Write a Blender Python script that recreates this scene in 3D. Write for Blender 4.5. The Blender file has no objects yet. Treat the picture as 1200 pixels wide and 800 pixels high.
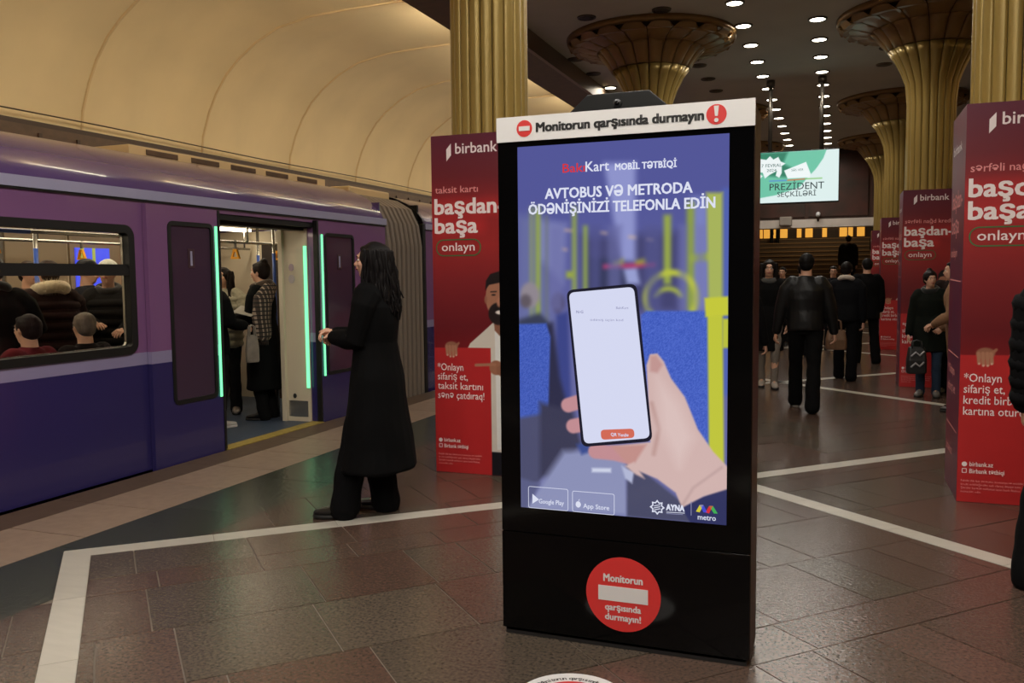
import bpy, math, random
import numpy as np
from mathutils import Vector, Matrix, noise
R_ = random.Random(7)
scene = bpy.context.scene
COL = scene.collection

# ------------------------------------------------------------------ camera, world, light, exposure
cam_d = bpy.data.cameras.new('camera'); cam_d.sensor_width = 36.0; cam_d.lens = 1015.0 / 1200.0 * 36.0
cam_d.clip_start = 0.05; cam_d.clip_end = 200
cam = bpy.data.objects.new('camera', cam_d); COL.objects.link(cam)
_fw = Vector((383.0, 80.0, -1015.0)).normalized(); _hd = Vector((1.0, 0.0107, 0.0))
_up = _hd.cross(_fw).normalized(); _up = _up if _up.y > 0 else -_up
_rt = _fw.cross(_up)
cam.matrix_world = Matrix.Translation((0, 0, 1.5)) @ Matrix((_rt, _fw, _up)).to_4x4()
scene.camera = cam
world = bpy.data.worlds.new('world'); scene.world = world; world.use_nodes = True
world.node_tree.nodes['Background'].inputs[0].default_value = (0.9, 0.75, 0.6, 1)
world.node_tree.nodes['Background'].inputs[1].default_value = 0.02
scene.view_settings.view_transform = 'Standard'; scene.view_settings.look = 'None'
scene.view_settings.gamma = 1.0; scene.view_settings.use_curve_mapping = False
scene.view_settings.exposure = -0.22
DOWNLIGHT_W = 9.5      # each lit downlight
COVE_E = 11.0           # cove tubes at the foot of the vaults
COVE_W = 27.0            # cove light of each vault bay
TRAIN_E = 9.0           # ceiling lamps inside the train

# ------------------------------------------------------------------ small helpers
def lin(c):
    return tuple(((v / 255.0) / 12.92 if v / 255.0 <= 0.04045 else (((v / 255.0) + 0.055) / 1.055) ** 2.4) for v in c)

MATS = {}
def mat(name, rgb=(128, 128, 128), rough=0.5, metal=0.0, coat=0.0, emit=None, es=0.0, var=0.0, scale=8.0, bump=0.0, bscale=40.0,
        attr=None, alpha=None, trans=0.0, stretch=(1, 1, 1), spec=None, objrand=0.0, sheen=0.0, rgb2=None):
    if name in MATS: return MATS[name]
    m = bpy.data.materials.new(name); m.use_nodes = True; MATS[name] = m
    nt = m.node_tree; N = nt.nodes; L = nt.links; p = N['Principled BSDF']
    c = lin(rgb) + (1,)
    p.inputs['Base Color'].default_value = c; p.inputs['Roughness'].default_value = rough
    p.inputs['Metallic'].default_value = metal; p.inputs['Coat Weight'].default_value = coat
    p.inputs['Transmission Weight'].default_value = trans
    p.inputs['Sheen Weight'].default_value = sheen
    if spec is not None: p.inputs['Specular IOR Level'].default_value = spec
    if alpha is not None: p.inputs['Alpha'].default_value = alpha
    tc = N.new('ShaderNodeTexCoord'); mp = N.new('ShaderNodeMapping'); L.new(tc.outputs['Object'], mp.inputs[0])
    mp.inputs['Scale'].default_value = stretch
    src = None
    if attr:
        a = N.new('ShaderNodeAttribute'); a.attribute_name = attr; src = a.outputs['Color']
    elif var > 0:
        n = N.new('ShaderNodeTexNoise'); n.inputs['Scale'].default_value = scale; n.inputs['Detail'].default_value = 5
        L.new(mp.outputs[0], n.inputs['Vector'])
        r = N.new('ShaderNodeValToRGB'); L.new(n.outputs['Fac'], r.inputs[0])
        r.color_ramp.elements[0].position = 0.3; r.color_ramp.elements[1].position = 0.72
        r.color_ramp.elements[0].color = tuple(v * (1 - var) for v in c[:3]) + (1,)
        r.color_ramp.elements[1].color = (lin(rgb2) + (1,)) if rgb2 else tuple(min(1, v * (1 + var)) for v in c[:3]) + (1,)
        src = r.outputs[0]
    if objrand > 0:
        oi = N.new('ShaderNodeObjectInfo'); hs = N.new('ShaderNodeHueSaturation')
        mr = N.new('ShaderNodeMapRange'); mr.inputs['To Min'].default_value = 1 - objrand; mr.inputs['To Max'].default_value = 1 + objrand
        L.new(oi.outputs['Random'], mr.inputs['Value']); L.new(mr.outputs[0], hs.inputs['Value'])
        if src: L.new(src, hs.inputs['Color'])
        else: hs.inputs['Color'].default_value = c
        src = hs.outputs[0]
    if src: L.new(src, p.inputs['Base Color'])
    if emit is not None:
        p.inputs['Emission Color'].default_value = lin(emit) + (1,); p.inputs['Emission Strength'].default_value = es
        if attr: L.new(src, p.inputs['Emission Color']); p.inputs['Base Color'].default_value = (0, 0, 0, 1); L.remove(p.inputs['Base Color'].links[0])
    if bump > 0:
        n2 = N.new('ShaderNodeTexNoise'); n2.inputs['Scale'].default_value = bscale; n2.inputs['Detail'].default_value = 3
        L.new(mp.outputs[0], n2.inputs['Vector'])
        b = N.new('ShaderNodeBump'); b.inputs['Strength'].default_value = bump; b.inputs['Distance'].default_value = 0.01
        L.new(n2.outputs['Fac'], b.inputs['Height']); L.new(b.outputs[0], p.inputs['Normal'])
    return m

class B:
    """collects shapes and links them as one mesh object"""
    def __init__(s): s.v = []; s.f = []; s.m = []; s.s = []
    def add(s, vs, fs, mi=0, smooth=False):
        o = len(s.v); s.v += [tuple(v) for v in vs]
        for f in fs: s.f.append(tuple(i + o for i in f)); s.m.append(mi); s.s.append(smooth)
        return s
    def box(s, x0, x1, y0, y1, z0, z1, mi=0):
        v = [(x, y, z) for x in (x0, x1) for y in (y0, y1) for z in (z0, z1)]
        return s.add(v, [(0, 1, 3, 2), (4, 6, 7, 5), (0, 4, 5, 1), (2, 3, 7, 6), (0, 2, 6, 4), (1, 5, 7, 3)], mi)
    def loft(s, rings, mi=0, smooth=True, close=True, caps=True):
        n = len(rings[0]); vs = [p for r in rings for p in r]; fs = []
        for i in range(len(rings) - 1):
            for j in range(n if close else n - 1):
                k = (j + 1) % n
                fs.append((i * n + j, i * n + k, (i + 1) * n + k, (i + 1) * n + j))
        if caps and close:
            fs.append(tuple(range(n - 1, -1, -1))); fs.append(tuple((len(rings) - 1) * n + j for j in range(n)))
        return s.add(vs, fs, mi, smooth)
    def erings(s, rows, n=14, mi=0, smooth=True):
        """rows of (x, y, z, rx, ry): stacked ellipses with rounded ends"""
        rr = []
        for (x, y, z, rx, ry) in rows:
            rr.append([(x + rx * math.cos(2 * math.pi * j / n), y + ry * math.sin(2 * math.pi * j / n), z) for j in range(n)])
        return s.loft(rr, mi, smooth)
    def tube(s, pts, rad, n=10, mi=0, flat=1.0, hint=None, smooth=True, ends=True):
        pts = [Vector(p) for p in pts]
        if not hasattr(rad, '__len__'): rad = [rad] * len(pts)
        rad = list(rad)
        if ends:   # rounded ends
            a = (pts[0] - pts[1]).normalized(); b = (pts[-1] - pts[-2]).normalized()
            pts = [pts[0] + a * rad[0] * .9, pts[0] + a * rad[0] * .5] + pts + [pts[-1] + b * rad[-1] * .5, pts[-1] + b * rad[-1] * .9]
            rad = [rad[0] * .35, rad[0] * .86] + rad + [rad[-1] * .86, rad[-1] * .35]
        rr = []; h = Vector(hint) if hint else None; prev = None
        for i, p in enumerate(pts):
            t = (pts[min(i + 1, len(pts) - 1)] - pts[max(i - 1, 0)]).normalized()
            if prev is None:
                u = h if h else (Vector((0, 0, 1)) if abs(t.z) < .9 else Vector((0, 1, 0)))
            else: u = prev
            u = (u - t * u.dot(t)).normalized(); w = t.cross(u); prev = u
            rr.append([p + (u * math.cos(2 * math.pi * j / n) * flat + w * math.sin(2 * math.pi * j / n)) * rad[i] for j in range(n)])
        return s.loft(rr, mi, smooth)
    def ell(s, c, r, mi=0, n=12, rot=None, smooth=True):
        c = Vector(c); rr = []
        for i in range(n // 2 + 1):
            a = math.pi * (i + .0) / (n // 2); a = min(max(a, .08), math.pi - .08)
            ring = []
            for j in range(n):
                q = Vector((r[0] * math.sin(a) * math.cos(2 * math.pi * j / n), r[1] * math.sin(a) * math.sin(2 * math.pi * j / n), -r[2] * math.cos(a)))
                if rot: q = rot @ q
                ring.append(c + q)
            rr.append(ring)
        return s.loft(rr, mi, smooth)
    def prism(s, poly, z0, z1, mi=0):
        n = len(poly); v = [(x, y, z0) for x, y in poly] + [(x, y, z1) for x, y in poly]
        f = [tuple(range(n - 1, -1, -1)), tuple(range(n, 2 * n))] + [(i, (i + 1) % n, n + (i + 1) % n, n + i) for i in range(n)]
        return s.add(v, f, mi)
    def plate(s, poly, y0, y1, mi=0):
        """outline (x, z) given thickness along y"""
        n = len(poly); v = [(x, y0, z) for x, z in poly] + [(x, y1, z) for x, z in poly]
        f = [tuple(range(n)), tuple(range(2 * n - 1, n - 1, -1))] + [((i + 1) % n, i, n + i, n + (i + 1) % n) for i in range(n)]
        return s.add(v, f, mi)
    def mesh(s, name, mats):
        me = bpy.data.meshes.new(name); me.from_pydata(s.v, [], s.f)
        for m in (mats if isinstance(mats, (list, tuple)) else [mats]): me.materials.append(m)
        me.polygons.foreach_set('material_index', s.m); me.polygons.foreach_set('use_smooth', s.s); me.update()
        return me
    def obj(s, name, mats, parent=None, bevel=0.0, fix=True):
        me = s.mesh(name, mats)
        if fix: recalc(me)
        o = link(name, me, parent)
        if bevel:
            b = o.modifiers.new('bevel', 'BEVEL'); b.width = bevel; b.segments = 2; b.limit_method = 'ANGLE'
        return o

import bmesh
def recalc(me):
    bm = bmesh.new(); bm.from_mesh(me); bmesh.ops.recalc_face_normals(bm, faces=bm.faces); bm.to_mesh(me); bm.free()
def link(name, data, parent=None, loc=None, rz=0.0):
    o = bpy.data.objects.new(name, data); COL.objects.link(o)
    if parent: o.parent = parent
    if loc is not None: o.location = loc
    if rz: o.rotation_euler = (0, 0, rz)
    return o
def tag(o, label=None, cat=None, group=None, kind=None):
    if label: o['label'] = label
    if cat: o['category'] = cat
    if group: o['group'] = group
    if kind: o['kind'] = kind
    return o
def empty(name, loc=(0, 0, 0), rz=0.0, label=None, cat=None, group=None, kind=None):
    o = link(name, None, None, loc, rz); o.empty_display_size = 0.1
    return tag(o, label, cat, group, kind)
def copy_tree(o, parent=None):
    c = o.copy(); COL.objects.link(c)
    if parent: c.parent = parent
    for ch in KIDS.get(o.name, []):
        k = copy_tree(ch, c)
    return c
KIDS = {}
def index_kids():
    KIDS.clear()
    for o in bpy.data.objects:
        if o.parent: KIDS.setdefault(o.parent.name, []).append(o)
ORD = ['first', 'second', 'third', 'fourth', 'fifth', 'sixth', 'seventh', 'eighth', 'ninth', 'tenth', 'eleventh', 'twelfth', 'thirteenth',
       'fourteenth', 'fifteenth', 'sixteenth', 'seventeenth', 'eighteenth', 'nineteenth', 'twentieth']

# lettering on upright faces: local +x is the reading direction, +z is up, face towards -y
TXT = {}
def text(s, parent, m, x, z, w=None, size=0.1, bold=0.0, y=0.0, align='LEFT', res=2, name='lettering', rz=0.0, flat_floor=False, slant=0.0, label=None):
    """x, z: baseline start (or centre). w: fitted width."""
    key = (s, w, size, bold, align, res, slant, m.name)
    if key not in TXT:
        c = bpy.data.curves.new('lettering', 'FONT'); c.body = s; c.size = size; c.resolution_u = res; c.shear = slant
        t = bpy.data.objects.new('tmp_text', c); COL.objects.link(t)
        dg = bpy.context.evaluated_depsgraph_get(); dg.update()
        me = bpy.data.meshes.new_from_object(t.evaluated_get(dg)); bpy.data.objects.remove(t); bpy.data.curves.remove(c)
        n = len(me.vertices); co = np.empty(n * 3, 'f'); me.vertices.foreach_get('co', co); co = co.reshape(-1, 3)
        x0, x1 = co[:, 0].min(), co[:, 0].max(); k = (w / (x1 - x0)) if w else 1.0
        ox = x0 if align == 'LEFT' else (x0 + x1) / 2
        out = np.zeros_like(co); out[:, 0] = (co[:, 0] - ox) * k
        if flat_floor: out[:, 1] = co[:, 1]
        else: out[:, 2] = co[:, 1]
        if bold > 0:      # heavier strokes: the same glyphs laid over themselves, a hair apart
            fs = [tuple(p.vertices) for p in me.polygons]; d = bold * size; vs = []; ff = []
            ax = 1 if flat_floor else 2; dp = 2 if flat_floor else 1
            for k, (dx, dz) in enumerate(((-d, -d * .6), (d, -d * .6), (d, d * .6), (-d, d * .6))):
                q = out.copy(); q[:, 0] += dx; q[:, ax] += dz; q[:, dp] += (.00004 if flat_floor else -.00004) * k
                ff += [tuple(i + len(vs) for i in f) for f in fs]; vs += [tuple(p) for p in q]
            bpy.data.meshes.remove(me); me = bpy.data.meshes.new('lettering'); me.from_pydata(vs, [], ff)
        else: me.vertices.foreach_set('co', out.ravel())
        me.materials.clear(); me.materials.append(m); me.name = 'lettering'; me.update()
        TXT[key] = me
    o = link(name, TXT[key], parent, (x, y, z), rz)
    if label: o['label'] = label
    return o

def ring_poly(x0, x1, z0, z1, r, n=6):
    pts = []
    for cx, cz, a0 in ((x1 - r, z1 - r, 0), (x0 + r, z1 - r, 90), (x0 + r, z0 + r, 180), (x1 - r, z0 + r, 270)):
        for i in range(n + 1):
            a = math.radians(a0 + 90 * i / n); pts.append((cx + r * math.cos(a), cz + r * math.sin(a)))
    return pts
def outline(b, x0, x1, z0, z1, r, t, y0, y1, mi=0, n=6):
    """rounded rectangular frame in the xz plane"""
    a = ring_poly(x0, x1, z0, z1, r, n); c = ring_poly(x0 + t, x1 - t, z0 + t, z1 - t, max(r - t, .0005), n); k = len(a)
    v = [(x, y0, z) for x, z in a] + [(x, y0, z) for x, z in c] + [(x, y1, z) for x, z in a] + [(x, y1, z) for x, z in c]
    f = []
    for i in range(k):
        j = (i + 1) % k
        f += [(i, j, k + j, k + i), (2 * k + j, 2 * k + i, 3 * k + i, 3 * k + j), (i, 2 * k + i, 2 * k + j, j), (k + j, 3 * k + j, 3 * k + i, k + i)]
    b.add(v, f, mi)

# ---------------- painted flat prints: colours held per vertex of a fine grid
class Canvas:
    def __init__(s, w, h, nx, ny, col):
        s.w, s.h, s.nx, s.ny = w, h, nx, ny
        s.X, s.Y = np.meshgrid(np.linspace(0, w, nx), np.linspace(0, h, ny))   # y grows downwards
        s.C = np.ones((ny, nx, 3)) * np.array(col, float)
    def blend(s, a, col):
        a = np.clip(a, 0, 1)[..., None]; s.C = s.C * (1 - a) + np.array(col, float) * a
    def ell(s, cx, cy, rx, ry, col, soft=1.0, rot=0.0, op=1.0):
        c, n = math.cos(math.radians(rot)), math.sin(math.radians(rot))
        dx, dy = s.X - cx, s.Y - cy; u = (dx * c + dy * n) / rx; v = (-dx * n + dy * c) / ry
        d = (np.sqrt(u * u + v * v) - 1) * min(rx, ry); s.blend((.5 - d / soft) * op if op == 1 else np.clip(.5 - d / soft, 0, 1) * op, col)
    def poly(s, pts, col, soft=1.0, op=1.0):
        n = len(pts); d = np.full(s.X.shape, 1e9); ins = np.zeros(s.X.shape, bool)
        for i in range(n):
            (ax, ay), (bx, by) = pts[i], pts[(i + 1) % n]; ex, ey = bx - ax, by - ay
            t = np.clip(((s.X - ax) * ex + (s.Y - ay) * ey) / (ex * ex + ey * ey + 1e-9), 0, 1)
            d = np.minimum(d, np.hypot(s.X - ax - t * ex, s.Y - ay - t * ey))
            c = ((ay > s.Y) != (by > s.Y)) & (s.X < (bx - ax) * (s.Y - ay) / (by - ay + 1e-12) + ax); ins ^= c
        sd = np.where(ins, -d, d); s.blend(np.clip(.5 - sd / soft, 0, 1) * op, col)
    def line(s, pts, wd, col, soft=1.0, op=1.0):
        d = np.full(s.X.shape, 1e9)
        for (ax, ay), (bx, by) in zip(pts[:-1], pts[1:]):
            ex, ey = bx - ax, by - ay
            t = np.clip(((s.X - ax) * ex + (s.Y - ay) * ey) / (ex * ex + ey * ey + 1e-9), 0, 1)
            d = np.minimum(d, np.hypot(s.X - ax - t * ex, s.Y - ay - t * ey))
        s.blend(np.clip(.5 - (d - wd / 2) / soft, 0, 1) * op, col)
    def ringline(s, cx, cy, r, wd, col, soft=1.0, ymax=1e9):
        d = np.abs(np.hypot(s.X - cx, s.Y - cy) - r) - wd / 2; s.blend(np.where(s.Y < ymax, np.clip(.5 - d / soft, 0, 1), 0), col)
    def mesh(s, name, W, H, m):
        """W by H metres, local x from 0 to W, z from 0 to H, facing -y"""
        nx, ny = s.nx, s.ny; co = np.zeros((ny, nx, 3), 'f'); co[..., 0] = s.X / s.w * W; co[..., 2] = (1 - s.Y / s.h) * H
        idx = np.arange(nx * ny).reshape(ny, nx)
        q = np.stack([idx[1:, :-1], idx[1:, 1:], idx[:-1, 1:], idx[:-1, :-1]], -1).reshape(-1, 4)
        me = bpy.data.meshes.new(name); me.vertices.add(nx * ny); me.vertices.foreach_set('co', co.ravel())
        me.loops.add(q.size); me.loops.foreach_set('vertex_index', q.ravel().astype('i'))
        me.polygons.add(len(q)); me.polygons.foreach_set('loop_start', np.arange(0, q.size, 4, dtype='i'))
        me.update(calc_edges=True)
        c = np.clip(s.C / 255.0, 0, 1); c = np.where(c <= .04045, c / 12.92, ((c + .055) / 1.055) ** 2.4)
        at = me.color_attributes.new('print', 'FLOAT_COLOR', 'POINT')
        at.data.foreach_set('color', np.concatenate([c, np.ones((ny, nx, 1))], -1).astype('f').ravel())
        me.materials.append(m); return me

# ------------------------------------------------------------------ materials
M_granite = [mat('granite_brown', (77, 67, 59), .22, var=.3, scale=70, bump=.16, bscale=50, objrand=.1, rgb2=(98, 77, 67)),
             mat('granite_rust', (78, 66, 58), .24, var=.3, scale=70, bump=.18, bscale=55, objrand=.1, rgb2=(100, 75, 65)),
             mat('granite_grey', (71, 65, 58), .22, var=.26, scale=70, bump=.17, bscale=48, objrand=.08, rgb2=(98, 86, 74))]
M_green = mat('granite_green', (58, 62, 54), .24, var=.4, scale=60, bump=.22, bscale=30, objrand=.12)
M_marble = mat('marble_white', (186, 182, 172), .3, var=.06, scale=5, stretch=(1, 4, 1), objrand=.05)
M_pink = mat('slab_pink', (142, 122, 106), .42, var=.12, scale=14, bump=.05, objrand=.07)
M_edge = mat('slab_edge', (84, 66, 52), .5, var=.15, scale=12)
M_grout = mat('grout', (112, 102, 92), .9)
M_ceil = mat('ceiling_plaster', (206, 204, 190), .75, var=.06, scale=1.2)
M_vault = mat('vault_plaster', (230, 210, 166), .6, var=.07, scale=1.1, stretch=(1, 1, .6), bump=.05, bscale=3)
M_rib = mat('vault_rib', (220, 194, 148), .6)
M_brown = mat('brown_trim', (84, 60, 38), .45, var=.2, scale=10)
M_dark = mat('dark_wall', (52, 40, 32), .7, var=.3, scale=3)
M_track = mat('track_bed', (40, 36, 32), .9, var=.3, scale=20)
M_gold = mat('gilded_panel', (160, 136, 76), .28, metal=.35, var=.12, scale=3, stretch=(1, 1, .3), bump=.03, bscale=6)
M_golddark = mat('gilded_core', (62, 46, 26), .5, metal=.3)
M_petal = mat('gilded_petal', (146, 114, 70), .34, metal=.3, var=.14, scale=5)
M_lamp = mat('lamp_lens', (255, 250, 235), .4, emit=(255, 246, 222), es=14.0)
M_lampoff = mat('lamp_unlit', (40, 34, 30), .4)
M_ringm = mat('lamp_ring', (90, 84, 76), .35, metal=.7)
M_tube = mat('cove_tube', (255, 225, 170), .4, emit=(255, 220, 160), es=COVE_E)
M_black = mat('black_gloss', (6, 6, 7), .1, spec=.3)
M_blackm = mat('black_paint', (14, 14, 14), .42, spec=.3)
M_white = mat('white_print', (220, 220, 220), .5)
M_red = mat('red_print', (214, 52, 50), .45)
M_ink = mat('black_print', (18, 18, 20), .5)

XC = -0.735     # centre line of the hall
def mir(x): return 2 * XC - x

# ------------------------------------------------------------------ floor
def clip(poly, a, b, c):
    """keep a*x + b*y <= c"""
    out = []
    for i in range(len(poly)):
        p, q = poly[i], poly[(i + 1) % len(poly)]; dp = a * p[0] + b * p[1] - c; dq = a * q[0] + b * q[1] - c
        if dp <= 0: out.append(p)
        if (dp < 0 < dq) or (dq < 0 < dp):
            t = dp / (dp - dq); out.append((p[0] + (q[0] - p[0]) * t, p[1] + (q[1] - p[1]) * t))
    return out
def area(p): return abs(sum(p[i][0] * p[(i + 1) % len(p)][1] - p[(i + 1) % len(p)][0] * p[i][1] for i in range(len(p)))) / 2
def halfplanes(poly, inset):
    cx = sum(p[0] for p in poly) / len(poly); cy = sum(p[1] for p in poly) / len(poly); H = []
    for i in range(len(poly)):
        (ax, ay), (bx, by) = poly[i], poly[(i + 1) % len(poly)]; nx, ny = by - ay, ax - bx; l = math.hypot(nx, ny); nx /= l; ny /= l
        c = nx * ax + ny * ay
        if nx * cx + ny * cy > c: nx, ny, c = -nx, -ny, -c
        H.append((nx, ny, c - inset))
    return H
fb = B(); fb.box(-5.0, mir(-5.0), -8, 25.5, -.12, -.005)
floor = tag(fb.obj('floor', M_grout), 'polished brown granite station floor crossed by white diagonal strips', kind='structure')
XL, XR = -3.92, mir(-3.92); DK = -3.47; BX = -4.12
cells = []; strips = []
W2 = .072
for k in range(-2, 4):
    y0 = 6.42 + 6.1 * (k - 1); y1 = y0 + 6.1; ya = y0 + 3.22
    S, T, L_, Q = (XC, y0), (XC, y1), (XL, ya), (XR, ya)
    cells.append((halfplanes([S, Q, T, L_], W2), 0))
    ya2 = ya + 6.1
    for sx, far, dk, ap in ((-1, BX, DK, XL), (1, mir(BX), mir(DK), XR)):
        tri = [(XC, y1), (ap, ya), (ap, ya2)]
        H = halfplanes(tri, W2)[:]; H = [h for h in H if abs(h[1]) > .05]
        cells.append((H + ([(-1, 0, -dk)] if sx < 0 else [(1, 0, dk)]), 0))
        cells.append((H + ([(1, 0, dk), (-1, 0, -far)] if sx < 0 else [(-1, 0, -dk), (1, 0, far)]) + [(0, -1, -ya - .001), (0, 1, ya2 - .001)], 1))
    for (a, b, xa) in ((S, L_, XL), (L_, T, XL), (S, Q, XR), (Q, T, XR)):
        d = Vector((b[0] - a[0], b[1] - a[1])); l = d.length; d /= l; n = Vector((-d.y, d.x)) * (W2 - .003)
        nseg = 6
        for i in range(nseg):
            p = Vector(a) + d * (l * i / nseg + (.0015)); q = Vector(a) + d * (l * (i + 1) / nseg - .0015)
            if i == 0: p = p - d * .068
            if i == nseg - 1: q = q + d * .068
            qd = [(p + n), (q + n), (q - n), (p - n)]
            strips.append([(v.x, v.y) for v in qd] + [.0006 if d.x * d.y > 0 else .0012])
c45, s45 = math.cos(math.radians(46)), math.sin(math.radians(46))
tiles = []
v = -26.0; r = 0
WID = [.57, .57, .26, .57, .57, .57, .27]
while v < 26:
    w = WID[r % 7]; r += 1; u = -28 + R_.random()
    while u < 28:
        l = R_.choice([.29, .31, .56, .6, .75]) if w > .4 else R_.choice([.5, .6, .85])
        g = .0036
        rect = [(u + g, v + g), (u + l - g, v + g), (u + l - g, v + w - g), (u + g, v + w - g)]; u += l
        # rows run along (sin, cos); v runs across
        pl = [(a * c45 + b * s45, a * s45 - b * c45 + 10) for a, b in rect]
        cx = sum(p[0] for p in pl) / 4; cy = sum(p[1] for p in pl) / 4
        if cx < -5 or cx > 4 or cy < -8 or cy > 26: continue
        for H, kind in cells:
            if kind == 1: continue
            q = pl
            for h in H:
                q = clip(q, *h)
                if len(q) < 3: break
            if len(q) >= 3 and area(q) > .004 and -8 < q[0][1] < 25.4: tiles.append((q, kind))
    v += w
for H, kind in cells:          # the green border, cut square along the platform
    if kind == 0: continue
    for k in range(-9, 30):
        q = [(-6, k * .9 + .003), (6, k * .9 + .003), (6, k * .9 + .897), (-6, k * .9 + .897)]
        for h in H:
            q = clip(q, *h)
            if len(q) < 3: break
        if len(q) >= 3 and area(q) > .004 and -8 < q[0][1] < 25.4: tiles.append((q, 1))
def visible(p):
    return 1.2 < p[1] < 15.5 and p[0] > -.05 - (p[1] * 1.0 + .5) and p[0] < .4 + .22 * p[1]
tiles.sort(key=lambda t: math.hypot(t[0][0][0], t[0][0][1]) if visible(t[0][0]) else 99)
rest = [B(), B()]; nt = 0
for q, kind in tiles:
    sa = sum(q[i][0] * q[(i + 1) % len(q)][1] - q[(i + 1) % len(q)][0] * q[i][1] for i in range(len(q)))
    if sa < 0: q = q[::-1]
    if nt < 298 and visible(q[0]):
        b = B(); b.prism(q, -.01, 0); tx, ty = R_.uniform(-.0012, .0012), R_.uniform(-.0012, .0012); cx, cy = q[0]
        b.v = [(x, y, z + ((x - cx) * tx + (y - cy) * ty if z == 0 else 0) - .0006) for x, y, z in b.v]
        b.obj('granite_tile', M_green if kind else R_.choices(M_granite, (5, 3, 3))[0], floor, fix=False); nt += 1
    else: rest[kind].prism(q, -.01, -.0006)
tag(rest[0].obj('granite_paving', M_granite[0], floor, fix=False), kind='stuff')
tag(rest[1].obj('green_paving', M_green, floor, fix=False), kind='stuff')
for q in strips:
    if q[0][1] > 25.3: continue
    zt = q.pop(); b = B(); sa = sum(q[i][0] * q[(i + 1) % 4][1] - q[(i + 1) % 4][0] * q[i][1] for i in range(4))
    b.prism(q if sa > 0 else q[::-1], -.01, zt); b.obj('marble_strip', M_marble, floor, fix=False)
for side in (-1, 1):
    y = -8.0; far = B()
    while y < 25.3:
        x0, x1 = (-4.72, BX) if side < 0 else (mir(BX), mir(-4.72))
        l = .62
        if side < 0 and 1.5 < y < 14: b = B(); b.box(x0 + .002, x1 - .003, y + .004, y + l - .004, -.01, .0005); b.obj('pink_slab', M_pink, floor)
        else: far.box(x0 + .002, x1 - .003, y + .004, y + l - .004, -.01, .0005)
        y += l
    tag(far.obj('pink_paving', M_pink, floor), kind='stuff')
    y = -8.0; far = B()
    while y < 25:
        x0, x1 = (-5.03, -4.724) if side < 0 else (mir(-4.724), mir(-5.03))
        if side < 0 and 1.5 < y < 14: b = B(); b.box(x0, x1, y + .002, y + 1.238, -.14, .0); b.obj('edge_slab', M_edge, floor)
        else: far.box(x0, x1, y + .002, y + 1.238, -.14, .0)
        y += 1.24
    tag(far.obj('edge_paving', M_edge, floor), kind='stuff')
for n, s in (('trim_5', -1), ('trim_6', 1)):      # platform edge faces and track beds
    b = B(); x = (-4.98, -4.9) if s < 0 else (mir(-4.9), mir(-4.98)); b.box(x[0], x[1], -8, 25.5, -1.3, -.12)
    x = (-8.4, -4.98) if s < 0 else (mir(-4.98), mir(-8.4)); b.box(x[0], x[1], -8, 32, -1.4, -1.3)
    tag(b.obj(n, M_track), 'dark track bed below the platform edge', kind='structure')

# ------------------------------------------------------------------ ceiling, vaults, end walls
b = B(); b.box(-4.52, mir(-4.52), -8, 25.6, 4.86, 5.0)
tag(b.obj('ceiling', M_ceil), 'flat dark plaster ceiling over the hall', kind='structure')
for n, s in (('trim_1', -1), ('trim_2', 1)):
    b = B()
    for xa, xb, za, zb, m in ((-4.50, -4.06, 4.62, 4.86, 0), (-4.06, -4.0, 4.60, 4.86, 1), (-4.66, -4.50, 4.62, 4.66, 0)):
        if s > 0: xa, xb = mir(xb), mir(xa)
        b.box(xa, xb, -8, 25.6, za, zb, m)
    tag(b.obj(n, [M_brown, mat('beam_edge', (122, 100, 80), .35, metal=.4)]), 'brown beam between flat ceiling and vault', kind='structure')
VP = [(-8.2, 3.22), (-8.17, 3.45), (-8.06, 3.75), (-7.93, 4.0), (-7.75, 4.24), (-7.55, 4.42), (-7.25, 4.62), (-6.9, 4.77), (-6.4, 4.86), (-5.8, 4.885), (-5.2, 4.895), (-4.5, 4.90)]
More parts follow.
